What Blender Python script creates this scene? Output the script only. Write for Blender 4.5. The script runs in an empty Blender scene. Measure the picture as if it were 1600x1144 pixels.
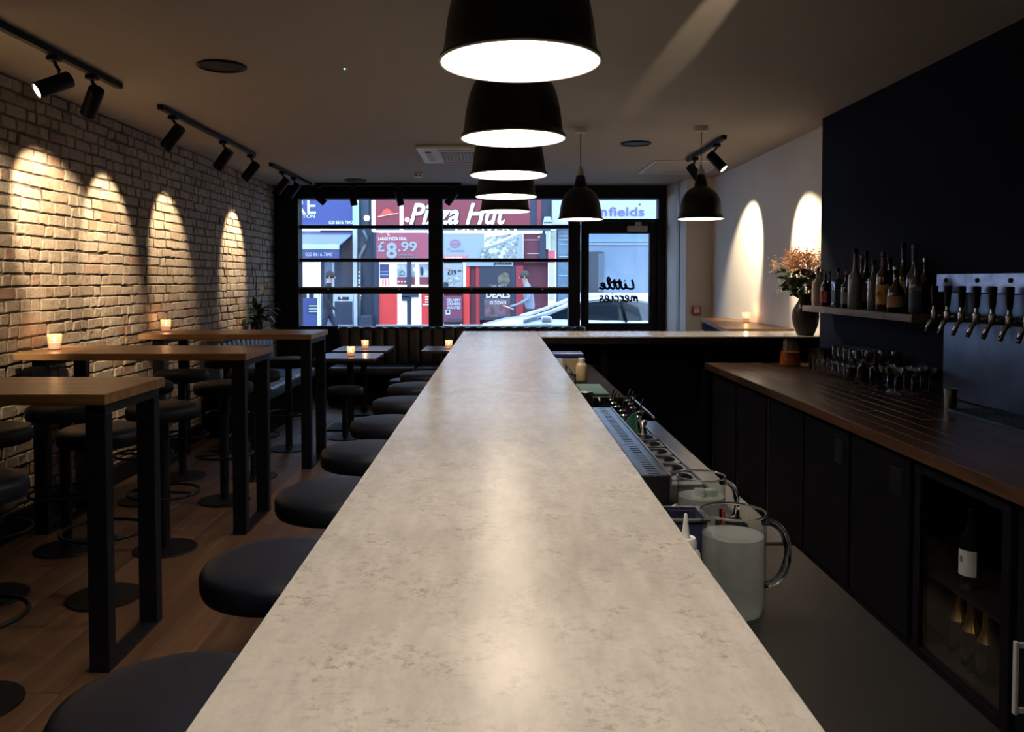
import bpy, bmesh, math, random
from mathutils import Vector, Matrix, Euler, noise
random.seed(7)
PI = math.pi
SC = bpy.context.scene
COL = SC.collection

# ------------------------------------------------------------------ camera, sky, exposure
EYE = 1.54
cam = bpy.data.cameras.new('camera')
cam.sensor_width = 36.0
cam.lens = 1290 / 1600 * 36.0
cam.shift_x = 20 / 1600
cam.shift_y = -(135 - 1290 * math.tan(math.radians(2))) / 1600
cam.clip_end = 200
camo = bpy.data.objects.new('camera', cam)
camo.location = (0, 0, EYE)
camo.rotation_euler = (math.radians(88), 0, 0)
COL.objects.link(camo)
SC.camera = camo

W = bpy.data.worlds.new('overcast_dusk_sky')
SC.world = W
W.use_nodes = True
bg = W.node_tree.nodes['Background']
bg.inputs[0].default_value = (0.50, 0.70, 1.0, 1)
bg.inputs[1].default_value = 5.2

SC.view_settings.view_transform = 'Standard'
SC.view_settings.look = 'None'
SC.view_settings.gamma = 1
SC.view_settings.use_curve_mapping = False
SC.view_settings.exposure = 0.0
SC.cycles.max_bounces = 9
SC.cycles.diffuse_bounces = 5
SC.cycles.glossy_bounces = 4
SC.cycles.transmission_bounces = 8
SC.cycles.transparent_max_bounces = 24
SC.cycles.sample_clamp_indirect = 4.0
SC.cycles.caustics_reflective = False
SC.cycles.caustics_refractive = False
SC.cycles.use_denoising = True

PEND_W = 27.0          # pendant bulbs
SPOT_W = 205.0          # track spots
WARM = (1.0, 0.87, 0.735)
SPOTC = (1.0, 0.79, 0.52)

# ------------------------------------------------------------------ mesh helpers
def B(): return bmesh.new()

def box(bm, x0, x1, y0, y1, z0, z1, bevel=0.0, seg=1, mi=0):
    r = bmesh.ops.create_cube(bm, size=1.0, matrix=Matrix.Translation(((x0+x1)/2, (y0+y1)/2, (z0+z1)/2)) @ Matrix.Diagonal((x1-x0, y1-y0, z1-z0, 1)))
    vs = r['verts']
    if bevel > 0:
        es = list({e for v in vs for e in v.link_edges})
        bmesh.ops.bevel(bm, geom=es, offset=bevel, segments=seg, affect='EDGES', profile=0.5, clamp_overlap=True)
    return bm

def obox(bm, c, size, rot):
    """box of SIZE centred at C turned by Euler ROT"""
    m = Matrix.Translation(c) @ Euler(rot).to_matrix().to_4x4() @ Matrix.Diagonal((*size, 1))
    bmesh.ops.create_cube(bm, size=1.0, matrix=m)
    return bm

def lathe(bm, prof, seg=32, c=(0, 0, 0), cap0=False, cap1=False, M=None, sx=1.0, sy=1.0):
    rings = []
    for r, z in prof:
        if r < 1e-6:
            v = Vector((c[0], c[1], c[2]+z)); v = M @ v if M else v
            rings.append([bm.verts.new(v)])
        else:
            ring = []
            for i in range(seg):
                a = 2*PI*i/seg
                v = Vector((c[0]+r*math.cos(a)*sx, c[1]+r*math.sin(a)*sy, c[2]+z)); v = M @ v if M else v
                ring.append(bm.verts.new(v))
            rings.append(ring)
    for a, b in zip(rings, rings[1:]):
        if len(a) == 1 and len(b) == 1: continue
        for i in range(seg):
            j = (i+1) % seg
            if len(a) == 1: bm.faces.new((a[0], b[j], b[i]))
            elif len(b) == 1: bm.faces.new((a[i], a[j], b[0]))
            else: bm.faces.new((a[i], a[j], b[j], b[i]))
    if cap0 and len(rings[0]) > 1: bm.faces.new(list(reversed(rings[0])))
    if cap1 and len(rings[-1]) > 1: bm.faces.new(rings[-1])
    return bm

def cyl(bm, x, y, z0, z1, r, seg=20):
    return lathe(bm, [(r, z0), (r, z1)], seg, (x, y, 0), True, True)

def tube(bm, pts, r, seg=8, closed=False):
    pts = [Vector(p) for p in pts]
    n = len(pts)
    rings = []
    up = Vector((0, 0, 1))
    for i, p in enumerate(pts):
        a = pts[(i-1) % n] if (closed or i > 0) else p
        b = pts[(i+1) % n] if (closed or i < n-1) else p
        t = (b-a).normalized()
        u = t.cross(up)
        if u.length < 1e-3: u = t.cross(Vector((0, 1, 0)))
        u.normalize(); w = u.cross(t)
        rr = r[i] if isinstance(r, (list, tuple)) else r
        rings.append([bm.verts.new(p + u*rr*math.cos(2*PI*k/seg) + w*rr*math.sin(2*PI*k/seg)) for k in range(seg)])
    m = n if closed else n-1
    for i in range(m):
        A, C_ = rings[i], rings[(i+1) % n]
        for k in range(seg):
            l = (k+1) % seg
            bm.faces.new((A[k], A[l], C_[l], C_[k]))
    if not closed:
        bm.faces.new(list(reversed(rings[0]))); bm.faces.new(rings[-1])
    return bm

def ringpts(x, y, z, r, n=28):
    return [(x+r*math.cos(2*PI*i/n), y+r*math.sin(2*PI*i/n), z) for i in range(n)]

def prism(bm, poly, axis, a, b):
    """extrude a 2D polygon between a and b along axis (0 x,1 y,2 z)"""
    def P(u, v, w):
        return ((w, u, v), (u, w, v), (u, v, w))[axis]
    A = [bm.verts.new(P(u, v, a)) for u, v in poly]
    C_ = [bm.verts.new(P(u, v, b)) for u, v in poly]
    n = len(poly)
    bm.faces.new(A); bm.faces.new(list(reversed(C_)))
    for i in range(n):
        j = (i+1) % n
        bm.faces.new((A[j], A[i], C_[i], C_[j]))
    return bm

def grate(bm, xs, ys, z, th):
    """plate with slots: xs, ys are lists of (start, end, is_slot); cells that are slot in both stay open"""
    vmap = {}
    def V(x, y):
        k = (round(x, 5), round(y, 5))
        if k not in vmap: vmap[k] = bm.verts.new((x, y, z))
        return vmap[k]
    fs = []
    for x0, x1, sx in xs:
        for y0, y1, sy in ys:
            if sx and sy: continue
            fs.append(bm.faces.new((V(x0, y0), V(x1, y0), V(x1, y1), V(x0, y1))))
    r = bmesh.ops.extrude_face_region(bm, geom=fs)
    bmesh.ops.translate(bm, verts=[g for g in r['geom'] if isinstance(g, bmesh.types.BMVert)], vec=(0, 0, -th))
    return bm

def cells(a, b, gap, slot):
    n = max(1, int((b-a-gap) // (gap+slot)))
    g = (b-a-n*slot)/(n+1)
    out, p = [], a
    for i in range(n):
        out.append((p, p+g, False)); p += g
        out.append((p, p+slot, True)); p += slot
    out.append((p, b, False))
    return out

def obj(name, bm, mat, parent=None, smooth=False, kind=None, ang=None):
    me = bpy.data.meshes.new(name)
    bmesh.ops.recalc_face_normals(bm, faces=bm.faces)
    bm.to_mesh(me); bm.free()
    for m in (mat if isinstance(mat, (list, tuple)) else [mat]): me.materials.append(m)
    if smooth:
        me.polygons.foreach_set('use_smooth', [True]*len(me.polygons))
        if ang: me.set_sharp_from_angle(angle=math.radians(ang))
    o = bpy.data.objects.new(name, me)
    COL.objects.link(o)
    if parent is not None: o.parent = parent
    if kind: o['kind'] = kind
    return o

def tag(o, label, cat, group=None):
    o['label'] = label; o['category'] = cat
    if group: o['group'] = group
    return o

def thing(name, label, cat, loc=(0, 0, 0), rotz=0.0, group=None):
    o = bpy.data.objects.new(name, None)
    COL.objects.link(o)
    o.empty_display_size = 0.1
    o.location = loc; o.rotation_euler = (0, 0, rotz)
    return tag(o, label, cat, group)

def frame_struct(name, loc=(0, 0, 0)):
    o = bpy.data.objects.new(name, None)
    COL.objects.link(o); o.location = loc; o['kind'] = 'structure'
    return o

def copy_tree(o, loc=None, rotz=None, label=None, parent=None, group=None):
    c = o.copy(); COL.objects.link(c)
    if parent is not None: c.parent = parent
    for ch in list(o.children): copy_tree(ch, parent=c)
    if loc is not None: c.location = loc
    if rotz is not None: c.rotation_euler = (0, 0, rotz)
    if label: c['label'] = label
    if group: c['group'] = group
    return c

def lamp(kind, name, loc, power, color, parent=None, radius=0.03, aim=None, size=None, blend=0.3):
    l = bpy.data.lights.new(name, kind)
    l.energy = power; l.color = color
    l.shadow_soft_size = radius
    if kind == 'SPOT': l.spot_size = math.radians(size); l.spot_blend = blend
    o = bpy.data.objects.new(name, l)
    COL.objects.link(o)
    o.location = loc
    if parent is not None: o.parent = parent
    if aim is not None: o.rotation_euler = Vector(aim).to_track_quat('-Z', 'Y').to_euler()
    return o

# ------------------------------------------------------------------ materials
def nt(name):
    m = bpy.data.materials.new(name); m.use_nodes = True
    n = m.node_tree
    return m, n, n.nodes['Principled BSDF'], n.nodes['Material Output']

def N(n, t, **kw):
    x = n.nodes.new(t)
    for k, v in kw.items(): setattr(x, k, v)
    return x

def coords(n, space='Position', scale=(1, 1, 1)):
    if space == 'Position':
        src = N(n, 'ShaderNodeNewGeometry').outputs['Position']
    else:
        src = N(n, 'ShaderNodeTexCoord').outputs[space]
    mp = N(n, 'ShaderNodeMapping'); mp.inputs['Scale'].default_value = scale
    n.links.new(src, mp.inputs['Vector'])
    return mp.outputs['Vector']

def noise_tex(n, vec, scale, detail=4, rough=0.55):
    t = N(n, 'ShaderNodeTexNoise')
    t.inputs['Scale'].default_value = scale; t.inputs['Detail'].default_value = detail
    t.inputs['Roughness'].default_value = rough
    n.links.new(vec, t.inputs['Vector'])
    return t.outputs['Fac']

def ramp(n, fac, stops, interp='LINEAR'):
    r = N(n, 'ShaderNodeValToRGB'); r.color_ramp.interpolation = interp
    e = r.color_ramp.elements
    while len(e) < len(stops): e.new(0.5)
    for i, (p, c) in enumerate(stops):
        e[i].position = p; e[i].color = (*c, 1) if len(c) == 3 else c
    n.links.new(fac, r.inputs['Fac'])
    return r.outputs['Color']

def mix(n, fac, a, b, mode='MIX'):
    m = N(n, 'ShaderNodeMix', data_type='RGBA', blend_type=mode)
    for s, v in ((m.inputs[0], fac), (m.inputs[6], a), (m.inputs[7], b)):
        if hasattr(v, 'is_linked'): n.links.new(v, s)
        elif isinstance(v, (int, float)): s.default_value = v
        else: s.default_value = (*v, 1)
    return m.outputs[2]

def bump(n, p, h, strength=0.3, dist=0.01):
    b = N(n, 'ShaderNodeBump'); b.inputs['Strength'].default_value = strength; b.inputs['Distance'].default_value = dist
    n.links.new(h, b.inputs['Height']); n.links.new(b.outputs['Normal'], p.inputs['Normal'])

def simple(name, col, rough=0.5, metal=0.0, var=0.0, vscale=8.0, bmp=0.0, bscale=60.0, spec=0.5, emit=None, es=0.0, coat=0.0, space='Position'):
    m, n, p, o = nt(name)
    p.inputs['Roughness'].default_value = rough
    p.inputs['Metallic'].default_value = metal
    p.inputs['Specular IOR Level'].default_value = spec
    p.inputs['Coat Weight'].default_value = coat
    if var > 0 or bmp > 0: v = coords(n, space)
    if var > 0:
        f = noise_tex(n, v, vscale)
        a = tuple(max(0, c*(1-var)) for c in col); b = tuple(min(1, c*(1+var)) for c in col)
        c = ramp(n, f, [(0.3, a), (0.7, b)])
        n.links.new(c, p.inputs['Base Color'])
    else:
        p.inputs['Base Color'].default_value = (*col, 1)
    if bmp > 0: bump(n, p, noise_tex(n, v, bscale), bmp)
    if emit:
        p.inputs['Emission Color'].default_value = (*emit, 1); p.inputs['Emission Strength'].default_value = es
    return m

def thin_glass(name, tint=(1, 1, 1), rough=0.0, ior=1.45, haze=0.0, hazecol=(0.8, 0.85, 0.85)):
    """clear sheet or vessel wall: mirror by Fresnel, else straight through"""
    m, n, p, o = nt(name)
    n.nodes.remove(p)
    tr = N(n, 'ShaderNodeBsdfTransparent'); tr.inputs[0].default_value = (*tint, 1)
    gl = N(n, 'ShaderNodeBsdfGlossy'); gl.inputs['Roughness'].default_value = rough
    lw = N(n, 'ShaderNodeLayerWeight'); lw.inputs[0].default_value = 0.5
    pw = N(n, 'ShaderNodeMath', operation='POWER'); pw.inputs[1].default_value = 5.0
    f0 = ((ior-1)/(ior+1))**2
    fr = N(n, 'ShaderNodeMath', operation='MULTIPLY_ADD'); fr.inputs[1].default_value = 0.75; fr.inputs[2].default_value = f0
    n.links.new(lw.outputs['Facing'], pw.inputs[0]); n.links.new(pw.outputs[0], fr.inputs[0])
    a = N(n, 'ShaderNodeMixShader')
    n.links.new(fr.outputs[0], a.inputs[0]); n.links.new(tr.outputs[0], a.inputs[1]); n.links.new(gl.outputs[0], a.inputs[2])
    out = a.outputs[0]
    if haze > 0:
        d = N(n, 'ShaderNodeBsdfDiffuse'); d.inputs[0].default_value = (*hazecol, 1)
        t2 = N(n, 'ShaderNodeBsdfTranslucent'); t2.inputs[0].default_value = (*hazecol, 1)
        dm = N(n, 'ShaderNodeMixShader'); dm.inputs[0].default_value = 0.5
        n.links.new(d.outputs[0], dm.inputs[1]); n.links.new(t2.outputs[0], dm.inputs[2])
        b = N(n, 'ShaderNodeMixShader')
        f = noise_tex(n, coords(n), 25, 3)
        mr = N(n, 'ShaderNodeMapRange'); mr.inputs['To Min'].default_value = haze*0.75; mr.inputs['To Max'].default_value = min(1, haze*1.25)
        n.links.new(f, mr.inputs['Value']); n.links.new(mr.outputs[0], b.inputs[0])
        n.links.new(out, b.inputs[1]); n.links.new(dm.outputs[0], b.inputs[2])
        out = b.outputs[0]
    n.links.new(out, o.inputs['Surface'])
    return m

def wood(name, dark, light, scale=1.0, rough=0.45, axis=1, rnd=0.35, coat=0.0):
    """grain along AXIS; each piece shifts by its own random value"""
    m, n, p, o = nt(name)
    geo = N(n, 'ShaderNodeNewGeometry').outputs['Position']
    oi = N(n, 'ShaderNodeObjectInfo').outputs['Random']
    sc = [22*scale]*3; sc[axis] = 1.6*scale
    add = N(n, 'ShaderNodeVectorMath', operation='ADD')
    cmb = N(n, 'ShaderNodeCombineXYZ')
    mul = N(n, 'ShaderNodeMath', operation='MULTIPLY'); mul.inputs[1].default_value = 37.0
    n.links.new(oi, mul.inputs[0])
    for i in range(3): n.links.new(mul.outputs[0], cmb.inputs[i])
    n.links.new(geo, add.inputs[0]); n.links.new(cmb.outputs[0], add.inputs[1])
    mp = N(n, 'ShaderNodeMapping'); mp.inputs['Scale'].default_value = sc
    n.links.new(add.outputs[0], mp.inputs['Vector'])
    f = noise_tex(n, mp.outputs['Vector'], 1.0, 6, 0.6)
    c = ramp(n, f, [(0.28, dark), (0.5, tuple((a+b)/2 for a, b in zip(dark, light))), (0.72, light)])
    mr = N(n, 'ShaderNodeMapRange'); mr.inputs['To Min'].default_value = 1-rnd; mr.inputs['To Max'].default_value = 1+rnd
    n.links.new(oi, mr.inputs['Value'])
    hv = N(n, 'ShaderNodeHueSaturation'); n.links.new(mr.outputs[0], hv.inputs['Value']); n.links.new(c, hv.inputs['Color'])
    n.links.new(hv.outputs['Color'], p.inputs['Base Color'])
    p.inputs['Roughness'].default_value = rough
    p.inputs['Specular IOR Level'].default_value = 0.32
    p.inputs['Coat Weight'].default_value = coat; p.inputs['Coat Roughness'].default_value = 0.3
    bump(n, p, f, 0.15, 0.004)
    return m

def make_mats():
    G = globals()
    # counter top: pale cast zinc / concrete with clouds, streaks and pits
    m, n, p, o = nt('mottled_counter_top')
    v = coords(n)
    v2 = coords(n, 'Position', (5, 1.6, 1))
    big = noise_tex(n, v, 2.2, 5, 0.6)
    mid = noise_tex(n, v2, 6.0, 6, 0.65)
    fine = noise_tex(n, v, 75.0, 5, 0.75)
    spots = noise_tex(n, coords(n, 'Position', (1.0, 1.0, 1)), 9.0, 5, 0.65)
    c = ramp(n, big, [(0.25, (0.34, 0.325, 0.30)), (0.5, (0.46, 0.435, 0.40)), (0.75, (0.54, 0.515, 0.48))])
    c = mix(n, 0.5, c, ramp(n, mid, [(0.32, (0.33, 0.315, 0.29)), (0.65, (0.52, 0.495, 0.46))]))
    pit = ramp(n, fine, [(0.50, (0, 0, 0)), (0.66, (1, 1, 1))])
    patch = ramp(n, spots, [(0.45, (0.18, 0.18, 0.18)), (0.66, (1, 1, 1))])
    both = mix(n, 1.0, pit, patch, 'MULTIPLY')
    c = mix(n, both, c, (0.22, 0.205, 0.175))
    c = mix(n, ramp(n, spots, [(0.66, (0, 0, 0)), (0.78, (0.3, 0.3, 0.3))]), c, (0.32, 0.31, 0.28))
    n.links.new(c, p.inputs['Base Color'])
    rr = N(n, 'ShaderNodeMapRange'); rr.inputs['To Min'].default_value = 0.13; rr.inputs['To Max'].default_value = 0.27
    n.links.new(mid, rr.inputs['Value']); n.links.new(rr.outputs[0], p.inputs['Roughness'])
    bump(n, p, fine, 0.06, 0.002)
    p.inputs['Specular IOR Level'].default_value = 0.8
    G['M_TOP'] = m
    # brick: tint attribute per brick, dirt and wash on top
    m, n, p, o = nt('reclaimed_brick')
    at = N(n, 'ShaderNodeAttribute'); at.attribute_name = 'tint'
    v = coords(n)
    f1 = noise_tex(n, v, 30, 5, 0.65); f2 = noise_tex(n, v, 3.0, 4)
    c = mix(n, ramp(n, f1, [(0.42, (0, 0, 0)), (0.62, (0.55, 0.55, 0.55))]), at.outputs['Color'], (0.12, 0.068, 0.042))
    c = mix(n, ramp(n, f2, [(0.35, (0.12, 0.12, 0.12)), (0.7, (0.55, 0.55, 0.55))]), c, (0.29, 0.235, 0.175))
    n.links.new(c, p.inputs['Base Color']); p.inputs['Roughness'].default_value = 0.9
    bump(n, p, f1, 0.7, 0.012)
    G['M_BRICK'] = m
    G['M_MORTAR'] = simple('mortar', (0.07, 0.052, 0.038), 0.95, var=0.3, vscale=14, bmp=0.5, bscale=70)
    G['M_FLOOR'] = wood('oak_floor', (0.060, 0.029, 0.015), (0.145, 0.078, 0.042), 0.8, 0.48, 1, 0.18)
    G['M_SUBFLOOR'] = simple('floor_gap_dark', (0.03, 0.02, 0.015), 0.9)
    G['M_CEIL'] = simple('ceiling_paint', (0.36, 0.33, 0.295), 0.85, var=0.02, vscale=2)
    G['M_WHITEWALL'] = simple('white_wall_paint', (0.72, 0.69, 0.64), 0.8, var=0.02, vscale=3)
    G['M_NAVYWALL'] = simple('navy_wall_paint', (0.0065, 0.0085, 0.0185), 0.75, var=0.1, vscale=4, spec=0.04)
    G['M_BACKWALL'] = simple('dark_rear_wall_paint', (0.02, 0.02, 0.024), 0.8)
    G['M_FRAME'] = simple('black_painted_frame', (0.006, 0.008, 0.014), 0.5, var=0.15, spec=0.15)
    G['M_BLACK'] = simple('black_powder_coat', (0.005, 0.005, 0.007), 0.5, spec=0.12, var=0.1, vscale=20)
    G['M_SHADE'] = simple('black_enamel', (0.007, 0.007, 0.0085), 0.42, var=0.1, spec=0.3)
    G['M_LINING'] = simple('white_enamel', (0.86, 0.83, 0.78), 0.45, var=0.02)
    G['M_RIM'] = simple('cream_rim_enamel', (0.62, 0.58, 0.52), 0.4, var=0.02)
    G['M_BULB'] = simple('lit_bulb', (1, 1, 1), 0.4, emit=(1, 0.84, 0.62), es=30)
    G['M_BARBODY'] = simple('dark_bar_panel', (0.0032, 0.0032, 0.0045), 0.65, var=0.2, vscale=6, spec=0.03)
    G['M_VINYL'] = simple('black_vinyl', (0.0042, 0.0056, 0.011), 0.5, spec=0.14, var=0.15, vscale=18, bmp=0.08, bscale=160)
    G['M_BLUELEATHER'] = simple('slate_blue_leather', (0.05, 0.088, 0.14), 0.42, var=0.15, vscale=12, bmp=0.1, bscale=120)
    G['M_DARKLEATHER'] = simple('dark_channel_leather', (0.016, 0.018, 0.024), 0.40, var=0.15, vscale=12, bmp=0.1, bscale=120)
    G['M_TABLE'] = wood('oiled_table_oak', (0.22, 0.105, 0.042), (0.42, 0.235, 0.105), 1.0, 0.36, 0, 0.05)
    G['M_LOWTABLE'] = simple('dark_low_table_top', (0.10, 0.085, 0.075), 0.28, var=0.15, vscale=8)
    G['M_BUTCHER'] = wood('butcher_block', (0.028, 0.013, 0.008), (0.085, 0.043, 0.025), 1.6, 0.30, 1, 0.55)
    G['M_SHELFWOOD'] = wood('weathered_shelf_wood', (0.10, 0.075, 0.06), (0.22, 0.17, 0.14), 1.4, 0.6, 1, 0.2)
    m, n, p, o = nt('brushed_steel')
    v = coords(n, 'Position', (120, 2, 120)); f = noise_tex(n, v, 1.0, 4)
    n.links.new(ramp(n, f, [(0.3, (0.40, 0.41, 0.43)), (0.7, (0.58, 0.59, 0.61))]), p.inputs['Base Color'])
    p.inputs['Metallic'].default_value = 1; p.inputs['Roughness'].default_value = 0.22
    bump(n, p, f, 0.04, 0.002)
    G['M_STEEL'] = m
    G['M_STEELROUGH'] = simple('dull_stainless', (0.075, 0.088, 0.12), 0.36, 1.0, var=0.25, vscale=5, bmp=0.12, bscale=9)
    G['M_TAPBAND'] = simple('tap_band_lilac_reflection', (0.17, 0.165, 0.215), 0.34, 1.0, var=0.45, vscale=9, bmp=0.2, bscale=12)  # mottled purple light reflected on the plate's top, put into the steel colour
    G['M_CHROME'] = simple('chrome', (0.66, 0.65, 0.62), 0.14, 1.0)
    G['M_DARKSTEEL'] = simple('dark_counter_steel', (0.030, 0.029, 0.029), 0.36, 0.7, var=0.15, vscale=5)
    G['M_GLASS'] = thin_glass('window_glass', (0.96, 0.98, 1.0))
    G['M_VESSEL'] = thin_glass('drinking_glass', (0.94, 0.95, 0.95), 0.02, 1.5)
    m, n, p, o = nt('solid_clear_glass')
    p.inputs['Transmission Weight'].default_value = 1; p.inputs['Roughness'].default_value = 0.02; p.inputs['IOR'].default_value = 1.48; p.inputs['Base Color'].default_value = (0.96, 0.97, 0.97, 1)
    G['M_SOLIDGLASS'] = m
    G['M_JUG'] = thin_glass('jug_glass', (0.93, 0.95, 0.95), 0.02, 1.5)
    G['M_FROST'] = thin_glass('misted_jug_water', (0.84, 0.87, 0.85), 0.25, 1.33, 0.36, (0.79, 0.80, 0.78))
    G['M_WATER'] = thin_glass('water_surface', (0.85, 0.88, 0.86), 0.05, 1.33, 0.35, (0.75, 0.78, 0.74))
    G['M_CANDLEGLASS'] = thin_glass('candle_glass', (1.0, 0.93, 0.88), 0.05, 1.45, 0.22, (0.95, 0.80, 0.70))
    G['M_WAX'] = simple('candle_wax', (0.85, 0.72, 0.58), 0.5, emit=(1, 0.60, 0.40), es=0.55)
    G['M_FLAME'] = simple('candle_flame', (1, 0.8, 0.5), 0.5, emit=(1, 0.66, 0.34), es=22)
    G['M_LENSON'] = simple('lit_lens', (1, 1, 1), 0.3, emit=(1, 0.84, 0.62), es=9)
    G['M_LENSOFF'] = simple('unlit_lens', (0.03, 0.03, 0.035), 0.15)
    G['M_WHITEPL'] = simple('white_plastic', (0.75, 0.74, 0.70), 0.4)
    G['M_GREYPL'] = simple('grey_plastic', (0.42, 0.42, 0.43), 0.45)
    G['M_PAINTWHITE'] = simple('white_paint_trim', (0.6, 0.6, 0.6), 0.5)
make_mats()
# ------------------------------------------------------------------ the room
CEIL = 2.76
XL, XR, XD = -2.93, 2.57, 2.45        # brick face, white wall face, navy wall face
YB, YW = -1.9, 10.9                   # rear wall, window plane
DARK_END = 6.30

def struct(name, bm, mat, parent=None, smooth=False, ang=None):
    return obj(name, bm, mat, parent, smooth, 'structure' if parent is None else None, ang)

floor = struct('floor', box(B(), -3.2, 2.9, YB-0.1, YW+0.2, -0.15, -0.012), M_SUBFLOOR)
def build_planks():
    w, rng = 0.188, random.Random(3)
    meshes = {}
    x = XL - 0.02
    k = 0
    while x < XR:
        y = YB - rng.random()*1.6
        while y < YW:
            L = rng.choice((2.0, 2.2, 2.4, 2.6))
            y0, y1 = max(y, YB), min(y+L, YW)
            if y1 - y0 > 0.12:
                key = round(y1-y0, 2)
                if key not in meshes:
                    o = obj('floor_plank', box(B(), 0, w-0.003, 0, key-0.003, -0.014, 0, 0.0015), M_FLOOR, floor)
                    meshes[key] = o.data
                else:
                    o = bpy.data.objects.new('floor_plank', meshes[key]); COL.objects.link(o); o.parent = floor
                o.location = (x, y0, rng.uniform(-0.0006, 0.0006))
            y += L
        x += w
build_planks()

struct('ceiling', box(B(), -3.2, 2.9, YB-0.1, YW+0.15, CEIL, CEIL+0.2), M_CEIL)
wall_left = struct('wall_left', box(B(), XL-0.30, XL-0.008, YB-0.1, YW+0.12, 0, CEIL), M_MORTAR)

# bricks: 24 shared shapes, the largest 300 in view singly, the rest joined
BRICK_H = 0.069
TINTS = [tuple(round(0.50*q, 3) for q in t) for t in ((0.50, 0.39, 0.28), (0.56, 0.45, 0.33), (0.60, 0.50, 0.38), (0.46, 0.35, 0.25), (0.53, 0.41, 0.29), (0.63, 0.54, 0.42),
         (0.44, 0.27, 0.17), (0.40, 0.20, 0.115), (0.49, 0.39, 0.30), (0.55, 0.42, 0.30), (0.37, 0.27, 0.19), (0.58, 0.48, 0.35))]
def brick_verts(L, H, rng):
    """a brick face lying in the plane x=0, growing towards +x, chipped corners, centre at the origin"""
    b = 0.005
    def j(s): return rng.uniform(-s, s)
    chip = [rng.random() < 0.22 for _ in range(4)]
    outer, inner = [], []
    for i, (sy, sz) in enumerate(((-1, -1), (1, -1), (1, 1), (-1, 1))):
        cy = rng.uniform(0.008, 0.022) if chip[i] else 0
        cz = rng.uniform(0.006, 0.016) if chip[i] else 0
        y, z = sy*(L/2-cy*0.6+j(0.003)), sz*(H/2-cz*0.6+j(0.003))
        outer.append((-0.002, y, z))
        inner.append((0.0035+j(0.003), y-sy*b, z-sz*b))
    back = [(-0.030, y, z) for _, y, z in outer]
    vs = back+outer+inner
    fs = [(8, 9, 10, 11)]
    for i in range(4):
        k = (i+1) % 4
        fs += [(i, k, 4+k, 4+i), (4+i, 4+k, 8+k, 8+i)]
    return vs, fs

def put_tint(me, cols):
    a = me.color_attributes.new('tint', 'FLOAT_COLOR', 'POINT')
    flat = []
    for c in cols: flat += [c[0], c[1], c[2], 1.0]
    a.data.foreach_set('color', flat)

def build_bricks():
    rng = random.Random(11)
    variants = {}
    for kind, L in (('s', 0.205), ('h', 0.098), ('m', 0.15)):
        for t in range(12):
            vs, fs = brick_verts(L, BRICK_H, rng)
            me = bpy.data.meshes.new('brick'); me.from_pydata(vs, [], fs)
            put_tint(me, [TINTS[t]]*len(vs)); me.materials.append(M_BRICK)
            variants[(kind, t)] = me
    spots = []
    z, row = 0.045, 0
    while z + BRICK_H/2 < CEIL:
        y = 2.4 - (0.11 if row % 2 else 0) - rng.random()*0.04
        k = 0
        while y < YW - 0.02:
            r = rng.random()
            kind = ('h' if k % 2 else 's') if r < 0.72 else ('m' if r < 0.86 else 'h')
            L = {'s': 0.205, 'h': 0.098, 'm': 0.15}[kind]
            t = rng.randrange(12)
            if t in (6, 7) and rng.random() < 0.5: t = rng.randrange(6)
            spots.append((y+L/2, z, kind, t, L, rng.uniform(-0.005, 0.004), rng.uniform(-0.002, 0.002)))
            y += L+0.010; k += 1
        z += BRICK_H+0.0095; row += 1
    # how large each shows: near ones inside the frame and above the tables
    def size(s):
        if not (4.72 < s[0] < 10.8): return 0
        py = 437 + 1290*(EYE-s[1])/s[0]
        return s[4]/s[0]**3 if 120 < py < 640 else 0
    order = sorted(range(len(spots)), key=lambda i: -size(spots[i]))
    single = set(order[:300])
    V, F, T = [], [], []
    for i, (y, z, kind, t, L, dx, dz) in enumerate(spots):
        if i in single:
            o = bpy.data.objects.new('brick', variants[(kind, t)])
            COL.objects.link(o); o.parent = wall_left
            o.location = (XL+dx, y, z+dz)
        else:
            vs, fs = brick_verts(L, BRICK_H, rng)
            n0 = len(V)
            V += [(XL+dx+a, y+b, z+dz+c) for a, b, c in vs]
            F += [tuple(q+n0 for q in f) for f in fs]
            T += [TINTS[t]]*len(vs)
    me = bpy.data.meshes.new('small_bricks'); me.from_pydata(V, [], F)
    put_tint(me, T); me.materials.append(M_BRICK)
    o = bpy.data.objects.new('small_bricks', me); COL.objects.link(o); o.parent = wall_left; o['kind'] = 'stuff'
build_bricks()

wr = struct('wall_right', box(B(), XR, XR+0.25, DARK_END-0.3, 10.0, 0, CEIL), M_WHITEWALL)
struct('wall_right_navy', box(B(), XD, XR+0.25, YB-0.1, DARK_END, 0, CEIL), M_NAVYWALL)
pier = prism(B(), [(2.80, 10.0), (2.26, 10.0), (2.165, YW+0.12), (2.80, YW+0.12)], 2, 0, CEIL)
struct('column', pier, M_WHITEWALL)
struct('trim_1', prism(B(), [(2.232, 10.25), (2.226, 10.25), (2.217, 10.35), (2.223, 10.35)], 2, 0, CEIL-0.01), M_GREYPL)
struct('wall_back', box(B(), -3.2, 2.9, YB-0.15, YB, 0, CEIL), M_BACKWALL)
struct('baseboard_left', box(B(), XL+0.004, XL+0.06, 2.4, 8.0, 0.0, 0.14, 0.004), M_BLACK)

# ------------------------------------------------------------------ shop window and door
S = 118.35
def wx(px): return (px-780)/S
def wz(py): return EYE-(py-437)/S
Y0, Y1 = YW-0.05, YW+0.05
struct('wall_front', box(B(), -3.2, wx(915), YW-0.06, YW+0.12, 0, wz(511.5)), M_FRAME)

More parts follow.
